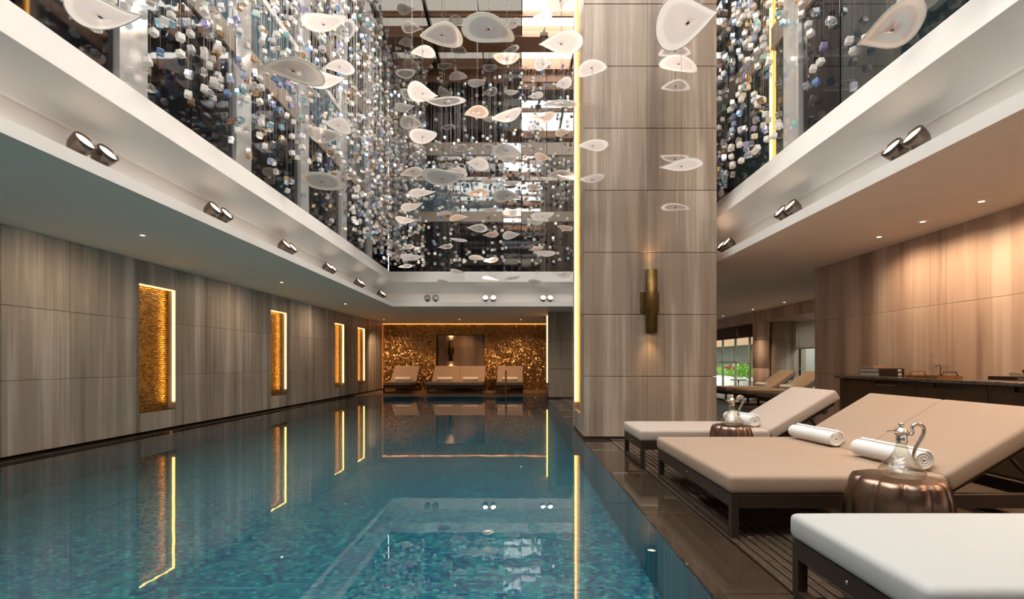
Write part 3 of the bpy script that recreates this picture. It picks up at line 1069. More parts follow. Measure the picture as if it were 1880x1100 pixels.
bush('bush', 'bright green leafy bush nearest the round column outside', 9.7, 20.6, 0.55, 0.4, 1.0, 0.35, 420, 'leaf')
bush('bush', 'second green bush farther along the planter outside', 9.9, 22.8, 0.60, 0.4, 0.9, 0.32, 320, 'leaf')
bush('flower_bush', 'low pink flowering plant among the garden leaves', 9.5, 21.8, 0.75, 0.15, 0.4, 0.10, 70, 'flower')
t = thing('garden_table', 'small dark round table outside the garden window', 'table', (8.5, 18.6, -0.05))
MB().lathe([(0.28, 0.40), (0.30, 0.41), (0.30, 0.43), (0.28, 0.44)], 20, close=True).build('table_top', 'frame', t)
MB().tube([(0, 0, 0.0), (0, 0, 0.41)], 0.025).build('leg', 'handrail', t)

# ================================================================ LIGHT FITTINGS
def aim(direction):
    return Vector(direction).to_track_quat('Z', 'Y').to_matrix().to_4x4()


fix_cache = {}


def track_spot(x, y, d, label, energy, lit=True):
    z = 2.627
    t = thing('ledge_spotlight', label, 'spotlight', (x, y, z), 0, 'spotlights on the white ledge')
    if 'base' not in fix_cache:
        fix_cache['base'] = MB().lathe([(0.0, 0), (0.045, 0), (0.045, 0.012), (0.0, 0.014)], 16).mesh('base')
        fix_cache['base'].materials.append(M['chrome'])
        fix_cache['yoke'] = MB().tube([(0, 0, 0.01), (0, 0, 0.075)], 0.008).mesh('yoke')
        fix_cache['yoke'].materials.append(M['chrome'])
        fix_cache['housing'] = MB().lathe([(0.0, -0.095), (0.03, -0.092), (0.058, -0.075), (0.074, -0.04), (0.080, 0.0), (0.082, 0.045), (0.079, 0.05), (0.070, 0.050), (0.066, 0.034)], 24).mesh('housing')
        fix_cache['housing'].materials.append(M['fixture'])
    link('base', fix_cache['base'], t)
    link('yoke', fix_cache['yoke'], t)
    h = link('housing', fix_cache['housing'], t, (0, 0, 0.115))
    h.rotation_euler = aim(d).to_euler()
    ln = MB().lathe([(0.0, 0.036), (0.067, 0.034)], 24).build('lens', 'lamp' if lit else 'chrome', h)
    dv = Vector(d).normalized()
    if lit:
        spot(t, Vector((0, 0, 0.115)) + dv * 0.06, d, energy, 58, 0.7, (1.0, 0.80, 0.62), 0.05)


ordn = ['nearest', 'second', 'third', 'fourth', 'fifth', 'farthest']
LY = [3.86, 5.48, 7.13, 8.73, 10.38, 12.05]
for k, yy in enumerate(LY):
    for s, wd in ((-0.105, 'nearer'), (0.105, 'farther')):
        track_spot(-3.385, yy + s, (0.80, -0.07, 0.60), '%s lamp of the %s spotlight pair on left ledge' % (wd, ordn[k]), 60)
for k, yy in enumerate([3.76, 5.40, 7.0]):
    for s, wd in ((-0.10, 'nearer'), (0.10, 'farther')):
        track_spot(3.015, yy + s, (-0.80, -0.05, 0.60), '%s lamp of the %s spotlight pair on right ledge' % (wd, ['nearest', 'middle', 'farthest'][k]), 60)
for k, (a, b) in enumerate(((-2.39, -2.17), (-0.85, -0.64), (0.68, 0.87))):
    for q, wd in ((a, 'left'), (b, 'right')):
        track_spot(q, 12.83, (0.03, -0.88, 0.45), '%s lamp of the %s spotlight pair on far ledge' % (wd, ['leftmost', 'middle', 'rightmost'][k]), 60, k > 0)


def downlight(x, y, energy, label, d=(0, 0, -1), ang=70, color=WARM):
    t = thing('downlight', label, 'downlight', (x, y, CZ), 0, 'recessed ceiling downlights')
    MB().lathe([(0.0, -0.003), (0.024, -0.003)], 16).build('lamp', 'lamp', t)
    MB().lathe([(0.024, -0.004), (0.045, -0.006), (0.047, -0.001)], 16).build('trim_ring', 'white', t)
    spot(t, (0, 0, -0.02), d, energy, ang, 0.8, color, 0.04)


for k, yy in enumerate([1.3, 1.95, 2.55, 3.15, 3.78, 4.42, 5.06, 5.67]):
    downlight(4.24, yy, 30, '%s ceiling downlight washing the counter wall' % ['eighth farthest', 'seventh farthest', 'sixth farthest', 'fifth farthest', 'fourth farthest', 'third farthest', 'second farthest', 'farthest'][k], (0.12, 0, -1), 150)
for k, yy in enumerate([11.87, 13.46, 15.4]):
    downlight(6.55, yy, 70, '%s ceiling downlight in the room of far loungers' % ['nearest', 'middle', 'farthest'][k], (0.1, 0, -1), 90)
for k, xx in enumerate([-4.6, -2.0, 0.12]):
    downlight(xx, 16.65, 95, '%s ceiling downlight in front of gold wall' % ['left', 'middle', 'right'][k], (0, 0.6, -1), 95, (1.0, 0.62, 0.33))
for k, (xx, yy) in enumerate([(3.6, 1.2), (3.6, 2.6), (3.6, 8.8), (2.2, -2.3), (3.6, -1.8)]):  # extra lamps out of view, added to fill the deck side with light
    downlight(xx, yy, 30, ['added downlight above the near end of the counter deck', 'added downlight above the near white lounger', 'added downlight behind the tall pillar', 'added downlight beside the back wall', 'added downlight in the near right corner'][k], (-0.25, 0, -1), 95)
for k, yy in enumerate([2.4, 5.6, 8.9, 12.2]):  # all but the third lamp are added to brighten the left wall
    downlight(-4.34, yy, 34, '%s ceiling downlight above the left edge of the pool' % ['nearest', 'second', 'third', 'farthest'][k], (-0.35, 0, -1), 155)


def sconce(x, y, z0, z1, label, e=8):
    t = thing('wall_sconce', label, 'wall lamp', (x, y, 0))
    r = 0.077
    zc = (z0 + z1) / 2
    MB().bevel_box(-0.13, 0.13, 0.085, 0.105, zc - 0.14, zc + 0.14, 0.003, 1).build('back_plate', 'brass', t)
    MB().box(-0.03, 0.03, 0.05, 0.09, zc - 0.05, zc + 0.05).build('bracket', 'brass', t)
    MB().lathe([(r - 0.008, z0 + 0.05), (r - 0.006, z0), (r, z0), (r, z1), (r - 0.006, z1), (r - 0.008, z1 - 0.05)], 32).build('tube', 'brass', t)
    MB().lathe([(0, z0 + 0.03), (r - 0.008, z0 + 0.03)], 24).build('lamp', 'lamp_dim', t)
    MB().lathe([(0, z1 - 0.03), (r - 0.008, z1 - 0.03)], 24).build('lamp', 'lamp_dim', t)
    spot(t, (0, 0, z0 + 0.02), (0, 0.12, -1), e, 75, 0.9, (1.0, 0.60, 0.25), 0.05)
    spot(t, (0, 0, z1 - 0.02), (0, 0.12, 1), e, 75, 0.9, (1.0, 0.60, 0.25), 0.05)


downlight(-2.2, 19.5, 14, 'added ceiling downlight in the room behind the gold wall', (0, 0.3, -1), 110, (1.0, 0.50, 0.2))  # lamp added to brighten the room seen through the opening
sconce(1.80, 6.492, 1.44, 2.29, 'tall aged brass tube lamp on the front of the near pillar')
sconce(-2.78, 20.15, 1.10, 1.95, 'brass tube lamp on the wall seen through the gold wall opening', 35)

# ================================================================ LOUNGERS
def lounger(label, loc, rz, width, fab, double=False, Ls=1.29, Lb=0.78, ang=31.0, group=None):
    """foot at local x=0, head towards +x"""
    t = thing('sun_lounger', label, 'sun lounger', loc, rz, group)
    w = width / 2
    lt, zt, zb = 0.045, 0.262, 0.178
    Lt = Ls + Lb * math.cos(math.radians(ang)) + 0.10
    fm = MB()
    fm.bevel_box(0.0, 0.05, -w, w, zb, zt, 0.003, 1)
    fm.bevel_box(Lt - 0.05, Lt, -w, w, zb, zt, 0.003, 1)
    fm.bevel_box(0.05, Lt - 0.05, -w, -w + 0.045, zb, zt, 0.003, 1)
    fm.bevel_box(0.05, Lt - 0.05, w - 0.045, w, zb, zt, 0.003, 1)
    fm.box(Ls - 0.04, Ls + 0.01, -w + 0.045, w - 0.045, zb + 0.01, zt - 0.01)
    if double:
        fm.box(0.05, Lt - 0.05, -0.03, 0.03, zb + 0.01, zt - 0.01)
    fm.build('frame', 'frame', t)
    for sx in (0.0, Lt - lt):
        for sy in (-w, w - lt):
            MB().bevel_box(sx, sx + lt, sy, sy + lt, 0.0, zb, 0.003, 1).build('leg', 'frame', t)
        MB().bevel_box(sx, sx + lt, -w + lt, w - lt, 0.001, 0.040, 0.003, 1).build('foot_rail', 'frame', t)
    if double:
        for sx in (0.0, Lt - lt):
            pass
    MB().lathe([(0, 0), (0.008, 0), (0.008, 0.004), (0, 0.005)], 10, mat=Matrix.Rotation(-PI / 2, 4, 'Y'), cx=-0.001, cy=0.0, cz=0.225).build('bolt', 'chrome', t)
    # cushions
    sm = soft_box(-0.008, Ls - 0.004, -w - 0.004, w + 0.004, zt + 0.002, zt + 0.112, 0.026, 0.006)
    sm.build('seat_cushion', fab, t)
    a = math.radians(ang)
    mt = Matrix.Translation((Ls + 0.0, 0, zt + 0.002)) @ Matrix.Rotation(-a, 4, 'Y')
    parts = [(-w - 0.004, -0.002), (0.002, w + 0.004)] if double else [(-w - 0.004, w + 0.004)]
    off = 0.112 * math.tan(a / 2)
    for y0, y1 in parts:
        soft_box(off * 0.9, Lb + 0.03, y0, y1, 0.0, 0.112, 0.024, 0.004, mt).build('back_cushion', fab, t)
    bf = MB()
    bf.bevel_box(0.03, Lb - 0.03, -w + 0.03, w - 0.03, -0.032, -0.004, 0.004, 1, mat=mt)
    bf.bevel_box(Lb - 0.18, Lb - 0.13, -w + 0.02, w - 0.02, -0.055, -0.03, 0.004, 1, mat=mt)
    bf.build('back_frame', 'frame', t)
    e = mt @ Vector((Lb * 0.62, 0, -0.03))
    for sy in (-w + 0.08, w - 0.08):
        MB().tube([(e.x, sy, e.z), (Lt - 0.12, sy, zt - 0.02)], 0.011).build('prop', 'frame', t)
    return t


def soft_box(x0, x1, y0, y1, z0, z1, r, crown, mat=None):
    mb = MB()
    bm = bmesh.new()
    bmesh.ops.create_cube(bm, size=1.0)
    for v in bm.verts:
        v.co = Vector(((x0 + x1) / 2 + v.co.x * (x1 - x0), (y0 + y1) / 2 + v.co.y * (y1 - y0), (z0 + z1) / 2 + v.co.z * (z1 - z0)))
    bmesh.ops.bevel(bm, geom=list(bm.edges), offset=r, segments=4, profile=0.55, affect='EDGES')
    # finer grid on top so it can crown
    long_e = [e for e in bm.edges if e.calc_length() > 0.2]
    bmesh.ops.subdivide_edges(bm, edges=long_e, cuts=7, use_grid_fill=True)
    bm.verts.index_update()
    vs_ = []
    for v in bm.verts:
        c = v.co.copy()
        u = (c.x - x0) / (x1 - x0) * 2 - 1
        q = (c.y - y0) / (y1 - y0) * 2 - 1
        k = max(0.0, (1 - u ** 4)) * max(0.0, (1 - q ** 4))
        if c.z > (z0 + z1) / 2:
            c.z += crown * k
        # sides bulge a little
        h = 1 - ((c.z - z0) / (z1 - z0) * 2 - 1) ** 2
        if abs(u) > 0.97:
            c.x += 0.006 * h * (1 if u > 0 else -1)
        if abs(q) > 0.97:
            c.y += 0.006 * h * (1 if q > 0 else -1)
        if mat is not None:
            c = mat @ c
        vs_.append(c)
    fs = [[v.index for v in f.verts] for f in bm.faces]
    bm.free()
    mb.add(vs_, fs, True)
    return mb


lounger('white canvas single lounger in the near right corner', (1.235, 1.81, 0), 0.0, 0.73, 'fabric_white', ang=25)
lounger('wide tan double lounger holding two rolled white towels', (1.275, 3.635, 0), 0.0, 1.51, 'fabric_tan', True)
lounger('pale greige single lounger close to the stone pillar', (1.225, 5.17, 0), 0.0, 0.74, 'fabric_greige')
for lb, yy, xx in (('farthest lounger of the garden window row, with a towel', 13.45, 5.62), ('middle lounger of the garden window row, with a towel', 12.05, 5.55),
                   ('nearest lounger of the garden window row, half hidden by a greige one', 10.70, 5.48)):
    lounger(lb, (xx, yy, 0), 0.0, 0.76, 'fabric_tan', ang=36)
lounger('single lounger at the left end before the gold wall', (-4.10, 16.4, 0), PI / 2, 0.92, 'fabric_tan', Ls=1.0, Lb=0.85, ang=40)
lounger('wide double lounger under the opening in the gold wall', (-2.13, 16.4, 0), PI / 2, 1.88, 'fabric_tan', True, Ls=1.0, Lb=0.85, ang=40)
lounger('single lounger behind the gold handrail at the far end', (-0.27, 16.4, 0), PI / 2, 0.92, 'fabric_tan', Ls=1.0, Lb=0.85, ang=40)

# ---- rolled towels
towel_me = None


def towel(label, c, rz, scale=1.0, length=0.43):
    """axis along local y; c = point on the cushion under its middle"""
    global towel_me
    if towel_me is None:
        turns, n = 3.2, 84
        r0, r1, th = 0.012, 0.062, 0.0135
        out_, inn = [], []
        for i in range(n + 1):
            u = i / n
            a = u * turns * 2 * PI
            r = r0 + (r1 - r0) * u
            wob = 1 + 0.02 * math.sin(a * 1.7)
            out_.append((r * math.cos(a) * 1.06 * wob, r * math.sin(a) * 0.94 * wob))
            r2 = r - th
            inn.append((r2 * math.cos(a) * 1.06 * wob, r2 * math.sin(a) * 0.94 * wob))
        mb = MB()
        v, f = [], []
        segs = [(-0.5, 0.93), (-0.49, 1.0), (-0.25, 1.015), (0.0, 0.99), (0.25, 1.01), (0.49, 1.0), (0.5, 0.93)]
        npt = 2 * (n + 1)
        for k, (s, q) in enumerate(segs):
            for i in range(n + 1):
                v.append((out_[i][0] * q, s * length, out_[i][1] * q + 0.06))
            for i in range(n + 1):
                v.append((inn[i][0] * q, s * length, inn[i][1] * q + 0.06))
        for k in range(len(segs) - 1):
            o0, o1 = k * npt, (k + 1) * npt
            for i in range(n):
                f.append((o0 + i, o0 + i + 1, o1 + i + 1, o1 + i))
                f.append((o0 + n + 1 + i, o1 + n + 1 + i, o1 + n + 2 + i, o0 + n + 2 + i))
            f.append((o0 + n, o0 + npt - 1, o1 + npt - 1, o1 + n))
        for o0 in (0, (len(segs) - 1) * npt):
            for i in range(n):
                f.append((o0 + i, o0 + n + 1 + i, o0 + n + 2 + i, o0 + i + 1))
        mb.add(v, f, True)
        towel_me = mb.mesh('rolled_towel')
        towel_me.materials.append(M['towel'])
    o = link('rolled_towel', towel_me, None, c, rz)
    o.scale = (scale, scale, scale)
    tag(o, label, 'towel', 'rolled white towels')
    return o


towel('rolled white towel on the far half of the tan double lounger', (2.49, 4.06, 0.376), 0.10, 1.15)
towel('rolled white towel on the near half of tan double lounger, behind the carafe', (2.47, 3.22, 0.376), 0.10, 1.18)
towel('rolled white towel on the greige lounger near the stone pillar', (2.41, 5.22, 0.376), 0.12, 1.15)
towel('rolled towel on the farthest garden window lounger', (6.78, 13.45, 0.374), 0.1)
towel('rolled towel on the middle garden window lounger', (6.71, 12.05, 0.374), 0.1)
for lb, xx in (('rolled towel on the leftmost lounger before gold wall', -4.10), ('left rolled towel on the double lounger before gold wall', -2.60),
               ('right rolled towel on the double lounger before gold wall', -1.68), ('rolled towel on the lounger behind the handrail', -0.27)):
    towel(lb, (xx, 17.32, 0.374), PI / 2, 1.25)

# ---- fluted bronze side tables
def side_table(label, loc, s=1.0):
    t = thing('side_table', label, 'side table', loc, 0.2, 'fluted bronze drum tables')
    k = 11

    def lob(th, kk):
        return 0.90 + 0.10 * abs(math.sin(th * k / 2)) ** 0.55

    pr_ = [(0.235 * s, 0.0), (0.242 * s, 0.05), (0.245 * s, 0.16), (0.240 * s, 0.28), (0.228 * s, 0.37), (0.212 * s, 0.425), (0.198 * s, 0.447), (0.18 * s, 0.452)]
    MB().lathe(pr_, 132, lob=lob).build('body', 'bronze', t)
    pr2 = [(0.182 * s, 0.451), (0.17 * s, 0.4525), (0.0, 0.4525)]
    MB().lathe(pr2, 132, lob=lambda th, kk: 0.90 + 0.10 * abs(math.sin(th * k / 2)) ** 0.55 if kk == 0 else 0.93).build('top', 'bronze', t)
    return t


side_table('fluted bronze drum table between the white lounger and the tan double lounger', (1.98, 2.525, 0))
side_table('fluted bronze drum table between tan double lounger and greige lounger', (2.03, 4.595, 0), 0.84)


def carafe(label, loc, rz, s=1.0):
    t = thing('carafe', label, 'carafe', loc, rz, 'glass and silver carafes')
    pr_ = [(0.0, 0.002), (0.07, 0.002), (0.092, 0.008), (0.105, 0.028), (0.103, 0.042), (0.085, 0.066), (0.060, 0.095), (0.038, 0.130), (0.026, 0.165), (0.022, 0.195)]
    inn = [(r - 0.004 if r > 0.02 else 0.0, z + 0.003) for r, z in pr_[::-1]]
    MB().lathe(pr_ + inn, 36).build('glass_body', 'glass_hammered', t)
    lobn = None
    nk = MB()
    nk.lathe([(0.024, 0.185), (0.027, 0.190), (0.0255, 0.205), (0.026, 0.222), (0.030, 0.236), (0.036, 0.243), (0.033, 0.245), (0.020, 0.240)], 28,
             lob=lambda th, kk: 1.0 + (0.95 if kk in (5, 6) else 0.35 if kk == 4 else 0.0) * max(0.0, math.cos(th - PI)) ** 3)
    nk.build('spout_collar', 'silver', t)
    ld = MB().lathe([(0.030, 0.243), (0.026, 0.252), (0.014, 0.262), (0.008, 0.268), (0.012, 0.276), (0.013, 0.283), (0.007, 0.290), (0.0, 0.291)], 24)
    ld.build('lid', 'silver', t)
    pts = []
    ctrl = [(0.025, 0.238), (0.045, 0.228), (0.055, 0.240), (0.050, 0.262), (0.062, 0.280), (0.085, 0.283), (0.104, 0.268), (0.106, 0.243), (0.095, 0.212), (0.078, 0.180), (0.064, 0.150), (0.058, 0.118), (0.066, 0.100), (0.074, 0.108)]
    for i in range(len(ctrl) - 1):
        p0 = ctrl[max(i - 1, 0)]
        p1, p2 = ctrl[i], ctrl[i + 1]
        p3 = ctrl[min(i + 2, len(ctrl) - 1)]
        for q in range(4):
            u = q / 4
            f_ = lambda a, b, c, d: 0.5 * ((2 * b) + (-a + c) * u + (2 * a - 5 * b + 4 * c - d) * u * u + (-a + 3 * b - 3 * c + d) * u ** 3)
            pts.append((f_(p0[0], p1[0], p2[0], p3[0]), 0, f_(p0[1], p1[1], p2[1], p3[1])))
    pts.append((ctrl[-1][0], 0, ctrl[-1][1]))
    nn = len(pts)
    rr = [0.0065 + 0.003 * math.sin(PI * i / nn) for i in range(nn)]
    MB().tube(pts, rr, 10).build('handle', 'silver', t)
    t.scale = (s, s, s)
    return t


carafe('glass carafe with silver handle on the near drum table, before a towel', (1.985, 2.50, 0.4525), -0.15, 0.98)
carafe('glass carafe with silver handle on the far drum table', (2.03, 4.58, 0.4525), -0.15, 0.98)

# ================================================================ COUNTER
CT = 0.88
ctop = MB().bevel_box(4.15, 4.70, 1.2, 6.34, CT - 0.034, CT, 0.004, 1).build('counter_top', 'granite')
tag(ctop, 'long dark speckled granite counter top along the right wall', 'counter top')
units = [(5.11, 6.30, 5.35, 5.67), (4.32, 5.11, 4.55, 4.89), (3.53, 4.32, 3.77, 4.09), (2.74, 3.53, 2.98, 3.30), (1.25, 2.74, 1.8, 2.1)]
ul = ['dark walnut cabinet at the far end of the counter, under the books', 'dark walnut cabinet under the glass tray', 'third dark walnut cabinet from the far end of counter',
      'fourth dark walnut cabinet from the far end of counter', 'dark walnut cabinet at the near end of the counter']
for (a, b, h0, h1), lb in zip(units, ul):
    t = thing('cabinet', lb, 'cabinet', (4.2, a, 0), 0, 'counter cabinets')
    w = b - a
    MB().box(0.022, 0.49, 0.002, w - 0.002, 0.06, CT - 0.036).build('body', 'cabinet', t)
    zt = CT - 0.044
    d = MB()
    d.box(0.0, 0.02, 0.003, w - 0.003, 0.08, zt - 0.042)
    d.box(0.0, 0.02, 0.003, h0 - a, zt - 0.042, zt)
    d.box(0.0, 0.02, h1 - a, w - 0.003, zt - 0.042, zt)
    dr = d.build('drawer_front', 'cabinet', t)
    hd = MB()
    hd.box(-0.002, 0.021, h0 - a + 0.002, h1 - a - 0.002, zt - 0.048, zt - 0.041)
    hd.build('finger_pull', 'chrome' if a > 5 else 'frame', dr)


def book(label, cx, cy, z, sx, sy, h, cover, rz=0.0, spine='y', title=None):
    t = thing('book', label, 'book', (cx, cy, z), rz, 'large books on the counter')
    k = 0.004
    mb = MB()
    mb.box(-sx / 2, sx / 2, -sy / 2, sy / 2, 0, k)
    mb.box(-sx / 2, sx / 2, -sy / 2, sy / 2, h - k, h)
    if spine == 'y':       # spine faces the camera (-y)
        mb.box(-sx / 2, sx / 2, -sy / 2, -sy / 2 + k, k, h - k)
        pg = (-sx / 2 + .006, sx / 2 - .006, -sy / 2 + k, sy / 2 - .006)
    else:                  # spine faces the pool (-x)
        mb.box(-sx / 2, -sx / 2 + k, -sy / 2, sy / 2, k, h - k)
        pg = (-sx / 2 + k, sx / 2 - .006, -sy / 2 + .006, sy / 2 - .006)
    mb.build('cover', cover, t)
    MB().box(pg[0], pg[1], pg[2], pg[3], k, h - k).build('page_block', 'pages', t)
    if title:
        cu = bpy.data.curves.new('spine_title', 'FONT')
        cu.body = title
        cu.size = h * 0.62
        cu.align_x = 'CENTER'
        cu.align_y = 'CENTER'
        cu.extrude = 0.0004
        cu.materials.append(M['ink'])
        tmp = bpy.data.objects.new('spine_title_curve', cu)
        COL.objects.link(tmp)
        bpy.context.view_layer.update()
        tm = bpy.data.meshes.new_from_object(tmp)
        bpy.data.objects.remove(tmp)
        o = bpy.data.objects.new('spine_title', tm)
        COL.objects.link(o)
        o.parent = t
        o.location = (-sx / 2 - 0.0006, 0, h / 2)
        o.rotation_euler = (PI / 2, 0, -PI / 2)
    if label.startswith('lower') or label.startswith('middle black'):
        e = MB()
        e.box(sx / 2 - 0.075, sx / 2 - 0.032, -sy / 2 - 0.0006, -sy / 2, h * 0.2, h * 0.8)
        e.build('spine_mark', 'ink', t)
    return t


book('lower black book of the far counter stack', 4.47, 5.94, CT, 0.30, 0.33, 0.047, 'book_black')
book('middle black book of the far counter stack', 4.47, 5.95, CT + 0.0475, 0.30, 0.34, 0.046, 'book_black')
book('tan topped book on top of the far counter stack', 4.44, 6.00, CT + 0.094, 0.24, 0.25, 0.026, 'book_red')
book('dark book lowest in the near counter stack, with pale lettering', 4.40, 4.02, CT + 0.010, 0.28, 0.72, 0.034, 'book_black', 0.0, 'x', 'THE GLASS CULTURE')
book('thin peach booklet under the near counter stack', 4.36, 4.02, CT, 0.24, 0.34, 0.010, 'book_orange', 0.0, 'x')
book('peach covered book in the middle of the near counter stack', 4.42, 3.93, CT + 0.0445, 0.24, 0.62, 0.034, 'book_orange', 0.0, 'y')
book('black book on top of the near counter stack', 4.42, 3.86, CT + 0.079, 0.24, 0.52, 0.026, 'book_black', 0.0, 'x')
t = thing('serving_tray', 'amber wooden tray with two handles holding glasses on the counter', 'tray', (4.40, 5.12, CT))
tb = MB()
tb.box(-0.13, 0.13, -0.20, 0.20, 0.0, 0.008)
tb.box(-0.13, -0.122, -0.20, 0.20, 0.008, 0.028)
tb.box(0.122, 0.13, -0.20, 0.20, 0.008, 0.028)
tb.box(-0.122, 0.122, -0.20, -0.192, 0.008, 0.028)
tb.box(-0.122, 0.122, 0.192, 0.20, 0.008, 0.028)
tb.build('tray_base', 'wood_tray', t)
for s in (-1, 1):
    yy = s * 0.196
    MB().tube([(-0.085, yy, 0.026), (-0.065, yy, 0.068), (0.065, yy, 0.068), (0.085, yy, 0.026)], 0.006, 6).build('handle', 'frame' if s < 0 else 'wood_tray', t)


def goblet(label, x, y, z):
    t = thing('goblet', label, 'glass', (x, y, z), 0, 'cut glass goblets on the tray')
    o_ = [(0.0, 0.058), (0.012, 0.060), (0.030, 0.078), (0.036, 0.10), (0.037, 0.118), (0.044, 0.130)]
    MB().lathe(o_ + [(r * 0.93 if r > 0 else 0, zz + 0.003) for r, zz in o_[::-1]], 20).build('bowl', 'glass', t)
    MB().lathe([(0.030, 0.0), (0.031, 0.004), (0.010, 0.010), (0.006, 0.022), (0.011, 0.032), (0.006, 0.042), (0.010, 0.052), (0.0, 0.060)], 16).build('stem', 'glass', t)


goblet('cut glass goblet at the left of the tray', 4.345, 5.05, CT + 0.008)
goblet('cut glass goblet at the right of the tray', 4.42, 5.00, CT + 0.008)
t = thing('glass_pitcher', 'tall slim glass pitcher behind the goblets on the tray', 'pitcher', (4.44, 5.19, CT + 0.008))
MB().lathe([(0.0, 0.0), (0.048, 0.0), (0.052, 0.02), (0.050, 0.08), (0.030, 0.13), (0.013, 0.17), (0.011, 0.21), (0.018, 0.228)], 24).build('glass_body', 'glass', t)
MB().lathe([(0.0, 0.224), (0.012, 0.226), (0.016, 0.245), (0.008, 0.262), (0.0, 0.266)], 16).build('stopper', 'glass', t)
MB().tube([(0.02, 0, 0.222), (0.045, 0, 0.232), (0.05, 0, 0.285)], 0.006, 8).build('spout', 'glass', t)
MB().tube([(0.02, -0.03, 0.12), (0.055, -0.04, 0.135), (0.065, -0.04, 0.11), (0.062, -0.04, 0.02)], 0.006, 8).build('handle', 'brass', t)

# counter in the room behind the gold wall
t = thing('back_counter', 'dark counter seen through the opening in the gold wall', 'counter', (-1.65, 20.0, 0))
MB().box(-0.85, 0.85, -0.22, 0.2, 0.0, 0.86).build('body', 'cabinet', t)
MB().bevel_box(-0.88, 0.88, -0.25, 0.22, 0.86, 0.90, 0.004, 1).build('counter_top', 'granite', t)

# pool handrail
t = thing('pool_handrail', 'curved gold handrail stepping out of the far end of the pool', 'handrail', (-0.36, 15.0, 0))
pts = [(0, 0.55, -0.02), (0, 0.55, 0.55)]
for k in range(1, 9):
    a = PI * k / 16
    pts.append((0, 0.55 - 0.2 * (1 - math.cos(a)), 0.55 + 0.22 * math.sin(a)))
pts += [(0, 0.05, 0.775), (0, -0.15, 0.77)]
for k in range(1, 9):
    a = PI * k / 16
    pts.append((0, -0.15 - 0.18 * math.sin(a), 0.59 + 0.18 * math.cos(a)))
pts += [(0, -0.33, 0.2), (0, -0.33, PD + 0.02)]
MB().tube(pts, 0.022, 12).build('rail', 'handrail', t)
MB().lathe([(0.045, 0.0), (0.045, 0.01), (0.02, 0.016)], 16, cy=0.55).build('flange', 'handrail', t)
stp = MB().box(-0.75, 0.25, 14.55, 15.0, PD, -0.14).build('pool_step', 'pool')
tag(stp, 'submerged step at the foot of the gold handrail', None, None, 'structure')

